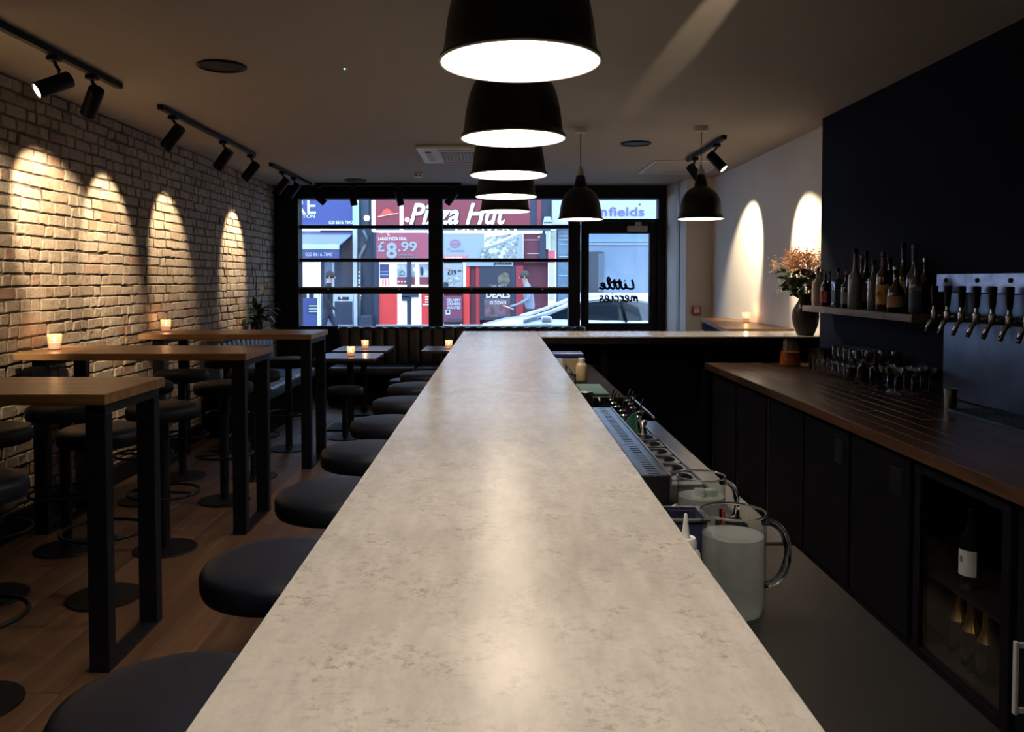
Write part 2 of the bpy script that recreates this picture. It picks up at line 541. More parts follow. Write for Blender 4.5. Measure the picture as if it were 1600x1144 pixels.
win1 = frame_struct('window_1')
def fbox(parent, name, px0, px1, py0, py1, y0=Y0, y1=Y1, mat=None, bev=0.006):
    return obj(name, box(B(), wx(px0), wx(px1), y0, y1, wz(py1), wz(py0), bev), mat or M_FRAME, parent)
fbox(win1, 'side_post', 424, 470.5, 290, 511, YW-0.14, YW+0.1)
fbox(win1, 'head_beam', 424, 1036, 290, 312.5, YW-0.14, YW+0.1)
fbox(win1, 'mullion', 670.5, 692.5, 312, 511, YW-0.09, YW+0.08)
fbox(win1, 'bottom_rail', 470, 894, 509.5, 512.5)
for a, b in ((470.5, 670.5), (692.5, 887.5)):
    fbox(win1, 'transom_bar', a, b, 352.5, 357.5)
    fbox(win1, 'glazing_bar', a, b, 404, 409.5)
    fbox(win1, 'meeting_rail', a, b, 449, 459, YW-0.08, YW+0.06)
    obj('rail_cap', box(B(), wx(a), wx(b), YW-0.095, YW-0.08, wz(450.3), wz(448.2), 0.002), M_GREYPL, win1)
    for y0, y1 in ((312, 353), (357, 404.5), (409, 449.5), (458.5, 510)):
        fbox(win1, 'pane', a, b, y0, y1, YW-0.004, YW+0.004, M_GLASS, 0)
fbox(win1, 'side_post', 887.5, 905.6, 312, 519, YW-0.09, YW+0.08)
for px in (515, 625, 737, 847):
    k = obj('catch', lathe(B(), [(0.0, 0.022), (0.012, 0.02), (0.016, 0.01), (0.008, 0.0)], 12, M=Matrix.Translation((wx(px), YW-0.085, wz(452))) @ Matrix.Rotation(PI/2, 4, 'X')), M_CHROME, win1, True)
door = frame_struct('door_1')
fbox(door, 'door_frame', 908.0, 918, 346, 560, YW-0.03, YW+0.06)
obj('door_frame', box(B(), wx(905.6), wx(1030), YW-0.08, YW+0.07, wz(346.5), wz(343), 0.004), M_FRAME, door)
obj('door_frame', box(B(), wx(1026), wx(1036.5), YW-0.10, YW+0.08, 0, wz(312), 0.005), M_FRAME, door)
obj('door_frame', box(B(), wx(905.6), wx(908.2), YW+0.02, YW+0.07, wz(346), wz(312.5), 0.0), M_FRAME, door)
fbox(door, 'fanlight_pane', 908, 1026, 312, 343.5, YW-0.004, YW+0.004, M_GLASS, 0)
leaf = obj('door_leaf', box(box(box(box(B(), wx(911.2), wx(919.5), Y0+0.005, Y1-0.01, 0.02, wz(347), 0.004), wx(1013.5), wx(1025.8), Y0+0.005, Y1-0.01, 0.02, wz(347), 0.004), wx(919.4), wx(1013.6), Y0+0.005, Y1-0.01, wz(365.5), wz(347), 0.003), wx(919.4), wx(1013.6), Y0+0.005, Y1-0.01, 0.02, wz(505), 0.003), M_FRAME, door)
fbox(leaf, 'door_pane', 919, 1014, 365, 505.5, YW-0.004, YW+0.004, M_GLASS, 0)
fbox(door, 'door_closer', 978, 1009, 354, 362.5, YW-0.11, YW-0.045, M_GREYPL, 0.004)
fbox(door, 'closer_arm', 990, 1000, 348, 354.5, YW-0.09, YW-0.08, M_GREYPL, 0.002)
obj('push_bar', tube(B(), [(wx(915), YW-0.045, wz(430)), (wx(915), YW-0.085, wz(431)), (wx(915), YW-0.085, wz(451)), (wx(915), YW-0.045, wz(452))], 0.008), M_FRAME, door)
# the lettering on the door glass, written to be read from the street
def scribble():
    G = {
     'l': ([[(0.0, 0.15), (0.22, 0.9), (0.36, 1.9), (0.24, 2.25), (0.12, 1.7), (0.16, 0.5), (0.3, 0.0), (0.55, 0.2)]], 0.52),
     'L': ([[(0.24, 1.75), (0.14, 1.2), (0.08, 0.5), (0.14, 0.06), (0.45, 0.03), (0.85, 0.25)]], 0.72),
     'i': ([[(0.0, 0.3), (0.15, 1.0), (0.14, 0.25), (0.3, 0.0), (0.5, 0.3)], [(0.14, 1.45), (0.2, 1.52)]], 0.48),
     't': ([[(0.0, 0.3), (0.22, 1.9), (0.18, 0.35), (0.32, 0.0), (0.5, 0.25)], [(-0.05, 1.25), (0.5, 1.32)]], 0.48),
     'e': ([[(0.0, 0.35), (0.35, 0.6), (0.4, 0.95), (0.18, 1.0), (0.06, 0.5), (0.25, 0.0), (0.6, 0.25)]], 0.6),
     'm': ([[(0.0, 0.0), (0.08, 0.95), (0.1, 0.5), (0.3, 1.0), (0.36, 0.1), (0.4, 0.6), (0.62, 1.0), (0.68, 0.2), (0.9, 0.15)]], 0.9),
     'r': ([[(0.0, 0.0), (0.1, 1.0), (0.12, 0.6), (0.32, 1.0), (0.5, 0.9)]], 0.52),
     'c': ([[(0.48, 0.85), (0.25, 1.0), (0.05, 0.5), (0.22, 0.0), (0.55, 0.25)]], 0.58),
     's': ([[(0.45, 0.9), (0.2, 1.0), (0.1, 0.7), (0.4, 0.4), (0.3, 0.0), (0.0, 0.1)]], 0.5)}
    for word, pxr, pyb, pyx, th in (('Little', 991, 451.5, 443.2, 0.0165), ('mercies', 996, 471.5, 462.5, 0.0115)):
        xh = (pyb-pyx)/S
        total = sum(G[c][1] for c in word)
        width = (pxr-936)/S
        k = width/total
        x = 0.0
        bm = B()
        for c in word:
            strokes, adv = G[c]
            for st in strokes:
                # smooth the stroke
                P = [Vector((x+u, v, 0)) for u, v in st]
                out = []
                for i in range(len(P)-1):
                    p0, p1, p2, p3 = P[max(i-1, 0)], P[i], P[i+1], P[min(i+2, len(P)-1)]
                    for q in range(5):
                        t = q/5
                        out.append(0.5*((2*p1)+(p2-p0)*t+(2*p0-5*p1+4*p2-p3)*t*t+(3*p1-p0-3*p2+p3)*t**3))
                out.append(P[-1])
                tube(bm, [(wx(pxr)-p.x*k, YW-0.006, wz(pyb)+p.y*xh*(0.95 if c in 'lLt' else 1.0)) for p in out], th, 6)
            x += adv
        o = obj('door_lettering', bm, M_BLACK, door, True)
scribble()
# ------------------------------------------------------------------ bar, counters
BAR = 1.10
bar = thing('bar_counter', 'L-shaped bar with a mottled pale grey slab top, running away down the middle', 'bar')
obj('countertop', box(B(), -0.307, 0.319, -0.5, 3.186, BAR-0.012, BAR, 0.002), M_TOP, bar)
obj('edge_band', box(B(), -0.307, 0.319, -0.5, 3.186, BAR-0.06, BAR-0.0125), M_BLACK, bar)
obj('countertop', box(B(), -0.307, 0.319, 3.190, 7.03, BAR-0.012, BAR, 0.002), M_TOP, bar)
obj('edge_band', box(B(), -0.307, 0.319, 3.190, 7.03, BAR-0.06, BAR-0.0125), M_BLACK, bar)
obj('countertop', box(B(), 0.322, XR-0.004, 6.38, 7.03, BAR-0.012, BAR, 0.002), M_TOP, bar)
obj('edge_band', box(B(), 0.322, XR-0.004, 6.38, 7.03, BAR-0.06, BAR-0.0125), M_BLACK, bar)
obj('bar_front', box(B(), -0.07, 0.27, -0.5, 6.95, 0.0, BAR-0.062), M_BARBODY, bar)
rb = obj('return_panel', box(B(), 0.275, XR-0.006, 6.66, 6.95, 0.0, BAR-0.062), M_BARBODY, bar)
for x in (0.30, 0.80, 1.60, 2.42):
    obj('divider', box(B(), x, x+0.05, 6.42, 6.655, 0.0, BAR-0.064, 0.003), M_BARBODY, bar)
obj('under_shelf', box(B(), 0.355, 0.795, 6.43, 6.655, 0.845, 0.865), M_BARBODY, bar)

# prep counter nearest the camera
prep = thing('prep_counter', 'dull dark steel prep counter below the near end of the bar', 'counter')
obj('worktop', box(B(), 0.285, 0.725, -0.5, 2.0, 0.86, 0.89, 0.003), M_DARKSTEEL, prep)
obj('cabinet_body', box(B(), 0.285, 0.69, -0.5, 1.97, 0.0, 0.858), M_BARBODY, prep)

# cocktail station: ice bay, pans, drainer, speed bottles
st = thing('cocktail_station', 'stainless cocktail station with sunken pans behind the bar', 'counter')
obj('station_body', box(box(B(), 0.285, 0.70, 2.01, 3.80, 0.0, 0.78), 0.285, 0.70, 3.81, 4.56, 0.0, 0.60), M_BARBODY, st)
obj('ice_bay_floor', box(B(), 0.287, 0.70, 2.012, 2.60, 0.782, 0.828), M_STEEL, st)
obj('rim', box(B(), 0.655, 0.725, 2.02, 3.78, 0.83, 0.89, 0.004), M_STEEL, st)
obj('rim', box(B(), 0.515, 0.654, 2.605, 2.655, 0.80, 0.888, 0.004), M_STEEL, st)
def pan_mesh(x0, x1, y0, y1, depth):
    """flat flange with an oval opening and a rounded basin below"""
    bm = B(); n = 32
    cx, cy, hx, hy = (x0+x1)/2, (y0+y1)/2, (x1-x0)/2, (y1-y0)/2
    def rect(a, s=1.0):
        c, d = math.cos(a), math.sin(a)
        k = 1/max(abs(c), abs(d))
        return (cx+c*k*hx*s, cy+d*k*hy*s)
    def ell(a, s):
        c, d = math.cos(a), math.sin(a)
        e = 2/2.6
        return (cx+math.copysign(abs(c)**e, c)*hx*s, cy+math.copysign(abs(d)**e, d)*hy*s)
    loops = []
    for f, s, z in ((rect, 1.0, -0.012), (rect, 1.0, 0.0), (ell, 0.84, 0.001), (ell, 0.80, -0.008), (ell, 0.74, -depth)):
        loops.append([bm.verts.new((*f(2*PI*(i+0.5)/n, s), z)) for i in range(n)])
    for A, C_ in zip(loops, loops[1:]):
        for i in range(n):
            bm.faces.new((A[i], A[(i+1) % n], C_[(i+1) % n], C_[i]))
    bm.faces.new(loops[-1])
    return bm
for y in (2.665, 2.80, 2.935, 3.07, 3.215, 3.36):
    o = obj('pan', pan_mesh(0.518, 0.652, y, y+0.128, 0.085), M_STEEL, st, True, ang=35)
    o.location = (0, 0, 0.884)
obj('drainer_plate', box(B(), 0.518, 0.652, 3.495, 3.79, 0.85, 0.878, 0.002), M_STEEL, st)
obj('bottle_rail', tube(B(), [(0.50, 4.53, 0.89), (0.73, 4.53, 0.89), (0.73, 3.84, 0.89)], 0.007), M_CHROME, st)
obj('well_side', box(B(), 0.71, 0.722, 3.82, 4.555, 0.60, 0.80), M_DARKSTEEL, st)

# perforated drip rail along the back of the bar
dr = thing('drip_rail', 'long perforated steel drip rail hugging the bar edge', 'drip tray')
for y0, y1 in ((2.47, 2.925), (2.935, 3.79)):
    bm = B(); grate(bm, cells(0.318, 0.512, 0.014, 0.032), cells(y0, y1, 0.018, 0.012), 0.95, 0.003)
    obj('perforated_plate', bm, M_STEEL, dr)
obj('tray', box(B(), 0.318, 0.512, 2.47, 3.79, 0.83, 0.925), M_BLACK, dr)
obj('tray_lip', box(B(), 0.513, 0.519, 2.462, 3.795, 0.90, 0.954), M_STEEL, dr)
obj('front_lip', box(B(), 0.318, 0.512, 2.455, 2.468, 0.79, 0.952, 0.003), M_BLACK, dr)

sink = thing('sink_counter', 'dark steel counter beyond the speed bottles, under the bar return', 'counter')
obj('worktop', box(B(), 0.285, 0.70, 4.575, 6.36, 0.86, 0.89, 0.003), M_BARBODY, sink)
obj('cabinet_body', box(B(), 0.285, 0.67, 4.58, 6.35, 0.0, 0.858), M_BARBODY, sink)

# ------------------------------------------------------------------ back counter on the navy wall
bc = thing('back_worktop', 'dark butcher block worktop along the navy wall', 'worktop')
obj('core', box(B(), 1.60, XD-0.003, -0.5, 6.345, 0.853, 0.872), M_BLACK, bc)
def staves():
    rng = random.Random(5); nx = 10
    w = (XD-0.004-1.595)/nx
    cache = {}
    for i in range(nx):
        y = -0.5-rng.random()*0.4
        while y < 6.35:
            L = rng.choice((0.42, 0.5, 0.58, 0.66))
            y0, y1 = max(y, -0.5), min(y+L, 6.35)
            if y1-y0 > 0.08:
                key = round(y1-y0, 2)
                if key not in cache:
                    o = obj('stave', box(B(), 0, w-0.0004, 0, key-0.0004, -0.027, 0, 0.0006), M_BUTCHER, bc)
                    cache[key] = o.data
                else:
                    o = bpy.data.objects.new('stave', cache[key]); COL.objects.link(o); o.parent = bc
                o.location = (1.595+i*w, y0, 0.90+rng.uniform(-0.0002, 0.0002))
            y += L
    # front edge strips
    y = -0.5
    while y < 6.34:
        L = rng.choice((0.5, 0.62, 0.74)); y1 = min(y+L, 6.345)
        obj('edge_stave', box(B(), 1.586, 1.594, y, y1-0.001, 0.853, 0.8995, 0.001), M_BUTCHER, bc)
        y += L
staves()

CABX = 1.63
def cabinet(y0, y1, label, handle):
    t = thing('base_cabinet', label, 'cabinet', (CABX, y0, 0), 0, 'base cabinets under the back worktop')
    w = y1-y0
    obj('body', box(B(), 0.022, 0.79, 0, w, 0.0, 0.85), M_BARBODY, t)
    d = obj('door', box(B(), 0.0, 0.02, 0.006, w-0.006, 0.10, 0.835, 0.003), M_BARBODY, t)
    if handle == 'cut':
        obj('finger_recess', box(B(), -0.004, 0.001, 0.06, 0.16, 0.66, 0.77, 0.002), M_BLACK, d)
    elif handle == 'pull':
        obj('pull_handle', box(box(box(B(), -0.034, -0.022, w-0.058, w-0.042, 0.19, 0.42, 0.002), -0.024, 0.0, w-0.056, w-0.044, 0.195, 0.21), -0.024, 0.0, w-0.056, w-0.044, 0.40, 0.415), M_GREYPL, d)
    else:
        obj('door_strip', box(B(), -0.003, 0.001, w-0.045, w-0.02, 0.11, 0.82), M_DARKSTEEL, d)
cabinet(5.66, 6.28, 'dark base cabinet at the far end of the worktop, beside the bar return', 'strip')
cabinet(5.02, 5.64, 'dark base cabinet next to the farthest one', 'strip')
cabinet(4.40, 5.00, 'dark base cabinet with a pale door edge, third from the far end', 'strip')
cabinet(3.82, 4.38, 'dark base cabinet with a cut finger recess in its door, middle of the run', 'cut')
cabinet(3.25, 3.80, 'dark base cabinet with finger recess directly before the glass bottle fridge', 'cut')
cabinet(1.95, 2.57, 'dark base cabinet with a pale pull handle, nearest side of the fridge', 'pull')
cabinet(1.30, 1.93, 'plain dark base cabinet nearest the camera end of the worktop', 'strip')

fr = thing('bottle_fridge', 'black under-counter fridge with a glass door and bottles inside', 'fridge', (CABX, 2.60, 0))
fw = 0.62
obj('case', box(box(box(box(box(B(), 0.03, 0.79, 0, 0.02, 0.0, 0.85), 0.03, 0.79, fw-0.02, fw, 0, 0.85), 0.03, 0.79, 0.02, fw-0.02, 0.83, 0.85), 0.03, 0.79, 0.02, fw-0.02, 0.0, 0.09), 0.76, 0.79, 0.02, fw-0.02, 0.09, 0.83), M_BLACK, fr)
dd = obj('door', box(box(box(box(B(), 0.0, 0.028, 0.004, 0.05, 0.06, 0.84, 0.002), 0.0, 0.028, fw-0.05, fw-0.004, 0.06, 0.84, 0.002), 0.0, 0.028, 0.05, fw-0.05, 0.79, 0.84, 0.002), 0.0, 0.028, 0.05, fw-0.05, 0.06, 0.11, 0.002), M_BARBODY, fr)
obj('door_pane', box(B(), 0.010, 0.018, 0.05, fw-0.05, 0.11, 0.79), M_GLASS, dd)
for z in (0.385, 0.09):
    obj('shelf', box(B(), 0.05, 0.74, 0.022, fw-0.022, z, z+0.012), M_DARKSTEEL, fr)

# ------------------------------------------------------------------ bottle shelf
sh = thing('bottle_shelf', 'weathered wood shelf on the navy wall holding the spirit bottles', 'shelf')
for y0, y1 in ((4.48, 4.80), (4.802, 5.22), (5.222, 5.66), (5.662, 6.10)):
    obj('plank', box(B(), 2.24, XD-0.003, y0, y1, 1.308, 1.35, 0.002), M_SHELFWOOD, sh)

# ------------------------------------------------------------------ beer taps
tw = thing('tap_wall', 'stainless beer tap panel with black handles on the navy wall', 'beer taps')
obj('backsplash', box(B(), XD-0.016, XD-0.002, 2.3, 4.515, 0.905, 1.47, 0.002), M_STEELROUGH, tw)
band = obj('top_box', box(B(), XD-0.06, XD-0.002, 2.3, 4.515, 1.472, 1.572, 0.003), M_TAPBAND, tw)
for y in (4.42, 4.13, 3.86, 3.58, 3.2, 2.8):
    obj('bolt', lathe(B(), [(0.012, 0), (0.012, 0.006), (0.007, 0.008), (0, 0.008)], 12, M=Matrix.Translation((XD-0.06, y, 1.536)) @ Matrix.Rotation(-PI/2, 4, 'Y')), M_BLACK, band, True, ang=30)
obj('manifold', tube(B(), [(XD-0.075, 2.3, 1.345), (XD-0.075, 4.50, 1.345)], 0.022, 12), M_DARKSTEEL, tw)
def tap(y):
    x = XD-0.13
    t = obj('tap', lathe(B(), [(0.0, 0.0), (0.014, 0.0), (0.016, 0.012), (0.016, 0.05), (0.010, 0.056), (0.009, 0.075), (0.013, 0.08), (0.0, 0.085)], 14, (0, 0, -0.02)), M_CHROME, tw, True, ang=40)
    t.location = (x, y, 1.345)
    obj('handle', lathe(B(), [(0.0, 0.060), (0.011, 0.060), (0.014, 0.075), (0.019, 0.15), (0.018, 0.162), (0.0, 0.164)], 12), M_BLACK, t, True, ang=40)
    obj('shank', tube(B(), [(0, 0, 0), (0.10, 0, 0)], 0.011), M_CHROME, t, True)
    obj('spout', tube(B(), [(0.004, 0, -0.005), (-0.022, 0, -0.03), (-0.042, 0, -0.085)], [0.012, 0.0125, 0.0105], 12), M_CHROME, t, True)
    return t
for i in range(9): tap(4.40-0.13*i)
dt = thing('drip_tray', 'slotted steel drip tray in the worktop under the taps', 'drip tray')
bm = B(); grate(bm, cells(2.19, 2.43, 0.006, 0.022), cells(2.5, 4.0, 0.008, 0.022), 0.912, 0.003)
obj('grate', bm, M_STEELROUGH, dt)
obj('tray', box(B(), 2.19, 2.43, 2.5, 4.0, 0.902, 0.905), M_DARKSTEEL, dt)
obj('tray_edge', box(box(B(), 2.182, 2.19, 2.49, 4.01, 0.902, 0.913), 2.182, 2.43, 4.0, 4.008, 0.902, 0.913), M_STEELROUGH, dt)
cup = thing('steel_cup', 'small brushed steel cup beside the tap drip tray', 'cup', (2.23, 4.06, 0.902))
obj('cup_wall', lathe(B(), [(0.0, 0.0), (0.027, 0.0), (0.030, 0.10), (0.028, 0.10), (0.025, 0.004), (0.0, 0.004)], 24), M_STEEL, cup, True, ang=40)
obj('rim_bead', tube(B(), ringpts(0, 0, 0.10, 0.0295), 0.002, 6, True), M_CHROME, cup, True)
# ------------------------------------------------------------------ pendant lamps
RIMZ = 2.025
def make_pendant(name='pendant_lamp'):
    t = thing(name, 'x', 'pendant lamp', (0, 0, RIMZ))
    out = [(0.180, 0.0), (0.1825, 0.003), (0.181, 0.008), (0.175, 0.014), (0.1715, 0.022), (0.168, 0.05), (0.163, 0.09), (0.155, 0.13), (0.146, 0.16),
           (0.132, 0.19), (0.112, 0.217), (0.088, 0.238), (0.064, 0.25), (0.054, 0.257), (0.051, 0.275), (0.036, 0.345), (0.030, 0.352), (0.0, 0.353)]
    obj('shade', lathe(B(), out, 56), M_SHADE, t, True, ang=40)
    inn = [(max(r-0.004, 0.0), z-0.003) for r, z in out[3:14]]
    inn = [(0.178, 0.0035), (0.1745, 0.009)] + inn[1:] + [(0.0, 0.252)]
    obj('shade_lining', lathe(B(), inn, 56), M_LINING, t, True, ang=50)
    obj('rim', tube(B(), ringpts(0, 0, 0.001, 0.1795, 56), 0.0036, 6, True), M_RIM, t, True)
    obj('bulb', lathe(B(), [(0.0, 0.168), (0.018, 0.170), (0.030, 0.182), (0.034, 0.20), (0.028, 0.222), (0.016, 0.24), (0.014, 0.25)], 20), M_BULB, t, True)
    obj('lamp_holder', lathe(B(), [(0.030, 0.352), (0.031, 0.372), (0.024, 0.385), (0.019, 0.40), (0.008, 0.43), (0.0, 0.432)], 20), M_GREYPL, t, True, ang=40)
    h = CEIL-RIMZ
    obj('cord', tube(B(), [(0, 0, 0.425), (0, 0, h-0.02)], 0.004, 8), M_BLACK, t, True)
    obj('ceiling_rose', lathe(B(), [(0.0, h-0.045), (0.05, h-0.042), (0.056, h-0.034), (0.058, h-0.001), (0.0, h)], 28), M_GREYPL, t, True, ang=40)
    lamp('POINT', 'bulb_light', (0, 0, 0.132), PEND_W, WARM, t, 0.028)
    return t
pend = make_pendant()
PL = [(0.047, 1.865, 'black dome pendant lamp largest in view, first of the row above the bar'),
      (0.048, 2.86, 'black dome pendant lamp second in the row above the bar'),
      (0.044, 3.86, 'black dome pendant lamp third in the row above the bar'),
      (0.040, 4.85, 'black dome pendant lamp fourth in the row above the bar'),
      (0.041, 5.90, 'black dome pendant lamp fifth and farthest in the row above the bar'),
      (0.047, 0.86, 'black dome pendant lamp out of frame over the camera end of the bar'),
      (0.655, 6.68, 'black dome pendant lamp over the bar return, before the entrance door'),
      (1.610, 6.62, 'black dome pendant lamp over the bar return, nearest the white wall')]
for i, (x, y, lab) in enumerate(PL):
    o = pend if i == 0 else copy_tree(pend)
    o.location = (x, y, RIMZ); o['label'] = lab; o['group'] = 'dome pendants over the bar'

# ------------------------------------------------------------------ track spots
def track(label, loc, length, axis, heads):
    """heads: (offset along the rail, aim vector, lit, power factor)"""
    t = thing('track_light', label, 'track light', loc, 0, 'ceiling track lights')
    L = length/2
    if axis == 'y': bm = box(B(), -0.02, 0.02, -L, L, -0.036, -0.001, 0.003)
    else: bm = box(B(), -L, L, -0.02, 0.02, -0.036, -0.001, 0.003)
    obj('rail', bm, M_BLACK, t)
    for off, aim, lit, pw in heads:
        p = Vector((0, off, 0)) if axis == 'y' else Vector((off, 0, 0))
        a = Vector(aim).normalized()
        q = a.to_track_quat('-Z', 'Y').to_matrix().to_4x4()
        piv = p + Vector((0, 0, -0.185))
        bm = B()
        M = Matrix.Translation(piv) @ q
        lathe(bm, [(0.0, 0.09), (0.040, 0.09), (0.044, 0.084), (0.044, -0.098), (0.040, -0.102), (0.038, -0.092), (0.0, -0.090)], 24, M=M)
        hd = obj('spot_head', bm, M_BLACK, t, True, ang=40)
        side = a.cross(Vector((0, 0, 1))).normalized()
        bm = B()
        box(bm, p.x-0.03, p.x+0.03, p.y-0.03, p.y+0.03, -0.062, -0.036, 0.004)
        tube(bm, [p+Vector((0, 0, -0.06)), p+Vector((0, 0, -0.09))-a*0.012, p+Vector((0, 0, -0.115))-a*0.03+side*0.01, piv-a*0.025+Vector((0, 0, 0.035))], 0.010, 8)
        obj('stem', bm, M_BLACK, hd, True, ang=40)
        bm = B()
        lathe(bm, [(0.0, -0.0945), (0.0375, -0.0945), (0.037, -0.0935), (0.0, -0.0935)], 20, M=M)
        obj('lens', bm, M_LENSON if lit else M_LENSOFF, hd)
        if lit:
            lamp('SPOT', 'spot_beam', piv + a*0.112, SPOT_W*pw, SPOTC, t, 0.018, a, 60, 0.5)
    return t
TX = -2.36
track('black track light nearest the camera on the ceiling over the brick wall', (TX, 4.13, CEIL), 2.1, 'y',
      [(-0.40, (-0.55, 0.66, -0.6), True, 1.0), (0.29, (-0.55, -0.55, -0.42), True, 0.7), (0.70, (-0.55, 0.54, -0.64), True, 1.2)])
track('black track light with three heads, second along the brick wall ceiling', (TX, 6.89, CEIL), 2.2, 'y',
      [(-0.87, (-0.55, 0.14, -0.62), True, 0.75), (0.22, (-0.55, 0.18, -0.66), True, 0.75), (1.0, (-0.55, 0.2, -0.6), False, 0)])
track('black track light farthest along the brick wall ceiling, by the shop window', (TX-0.02, 9.55, CEIL), 1.8, 'y',
      [(-0.45, (-0.55, 0.0, -0.66), True, 1.0), (0.05, (-0.55, -0.15, -0.8), False, 0)])
track('black track light across the top of the shop window with dark heads', (-1.40, 10.47, CEIL), 1.84, 'x',
      [(-0.88, (0.55, 0.1, -0.5), False, 0), (-0.45, (0.14, 0.1, -0.8), False, 0), (0.14, (0.14, 0.1, -0.8), False, 0), (0.80, (-0.4, 0.1, -0.5), False, 0)])
track('short black track light aimed at the white wall on the right', (1.90, 7.68, CEIL), 1.35, 'y',
      [(-0.42, (0.62, -0.42, -0.80), True, 0.8), (0.38, (0.62, 0.40, -0.66), True, 0.85)])

# ------------------------------------------------------------------ ceiling fittings
def speaker(x, y, label):
    t = thing('ceiling_speaker', label, 'speaker', (x, y, CEIL))
    obj('ring', lathe(B(), [(0.135, -0.001), (0.137, -0.010), (0.125, -0.014), (0.118, -0.008)], 36), M_BLACK, t, True, ang=40)
    obj('grille', lathe(B(), [(0.0, -0.0065), (0.119, -0.0065), (0.119, -0.003), (0.0, -0.002)], 36), M_BLACK, t, True, ang=40)
speaker(-1.58, 4.75, 'round black ceiling speaker near the first track light')
speaker(1.22, 7.42, 'round black ceiling speaker over the bar return')
speaker(-1.76, 10.15, 'round black ceiling speaker before the shop window, farthest one')
ac = thing('air_conditioner', 'white ceiling air conditioner cassette with a slotted grille', 'air conditioner', (-0.28, 8.0, CEIL))
obj('panel', box(B(), -0.48, 0.48, -0.48, 0.48, -0.035, -0.001, 0.012, 2), M_WHITEPL, ac)
bm = B(); grate(bm, cells(-0.27, 0.27, 0.006, 0.028), cells(-0.27, 0.27, 0.007, 0.018), -0.037, 0.004)
obj('intake_grille', bm, M_GREYPL, ac)
obj('filter', box(B(), -0.27, 0.27, -0.27, 0.27, -0.0365, -0.0355), M_BLACK, ac)
for a in range(4):
    o = obj('air_flap', box(B(), -0.28, 0.28, -0.41, -0.35, -0.043, -0.036, 0.003), M_GREYPL, ac)
    o.rotation_euler = (0, 0, a*PI/2)
sd = thing('smoke_detector', 'small white smoke detector on the ceiling beyond the air conditioner', 'smoke detector', (-0.93, 9.55, CEIL))
obj('base', lathe(B(), [(0.0, -0.001), (0.055, -0.001), (0.055, -0.016), (0.0, -0.017)], 24), M_WHITEPL, sd, True, ang=40)
obj('dome', lathe(B(), [(0.046, -0.017), (0.044, -0.036), (0.034, -0.046), (0.0, -0.047)], 24), M_WHITEPL, sd, True, ang=40)
for k in range(6):
    a = 2*PI*k/6
    obj('slot', box(B(), -0.011, 0.011, -0.0015, 0.0015, -0.032, -0.022), M_BLACK, sd).location = (0.0462*math.cos(a), 0.0462*math.sin(a), 0)
    bpy.data.objects[sd.children[-1].name].rotation_euler = (0, 0, a+PI/2)
led = thing('indicator_light', 'tiny green indicator light on the ceiling', 'indicator light', (-0.89, 4.80, CEIL))
obj('bezel', lathe(B(), [(0.0, -0.001), (0.014, -0.001), (0.012, -0.006), (0.0, -0.006)], 16), M_WHITEPL, led, True, ang=40)
obj('diode', lathe(B(), [(0.005, -0.006), (0.004, -0.010), (0.0, -0.011)], 10), simple('green_diode', (0.1, 0.8, 0.5), 0.4, emit=(0.25, 1.0, 0.55), es=9), led)
ht = thing('access_hatch', 'square white access hatch in the ceiling by the white wall', 'hatch', (1.96, 8.98, CEIL))
obj('hatch_frame', box(box(box(box(B(), -0.37, 0.37, -0.5, -0.475, -0.012, -0.001), -0.37, 0.37, 0.475, 0.5, -0.012, -0.001), -0.37, -0.345, -0.475, 0.475, -0.012, -0.001), 0.345, 0.37, -0.475, 0.475, -0.012, -0.001), M_PAINTWHITE, ht)
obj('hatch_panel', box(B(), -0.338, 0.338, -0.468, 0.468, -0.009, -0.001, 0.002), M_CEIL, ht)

# ------------------------------------------------------------------ high tables on the brick wall
def high_table(y0, y1, label):
    t = thing('high_table', label, 'table', (0, y0, 0), 0, 'high tables along the brick wall')
    w = y1-y0
    obj('tabletop', box(B(), XL+0.035, -1.51, 0, w, 1.058, 1.10, 0.003), M_TABLE, t)
    for x in (-1.605, -2.80):
        obj('top_bar', box(B(), x, x+0.08, 0.03, w-0.03, 1.018, 1.056, 0.002), M_BLACK, t)
        obj('floor_bar', box(B(), x, x+0.08, 0.092, w-0.092, 0.001, 0.014, 0.002), M_BLACK, t)
        for yy in (0.03, w-0.09):
            obj('leg', box(B(), x, x+0.08, yy, yy+0.06, 0.001, 1.017, 0.003), M_BLACK, t)
    return t
high_table(3.15, 3.72, 'oak high table nearest the camera on black leg frames')
high_table(4.90, 5.50, 'middle oak high table, a candle at its brick wall end')
high_table(6.62, 7.27, 'farthest oak high table, beside the blue banquette')

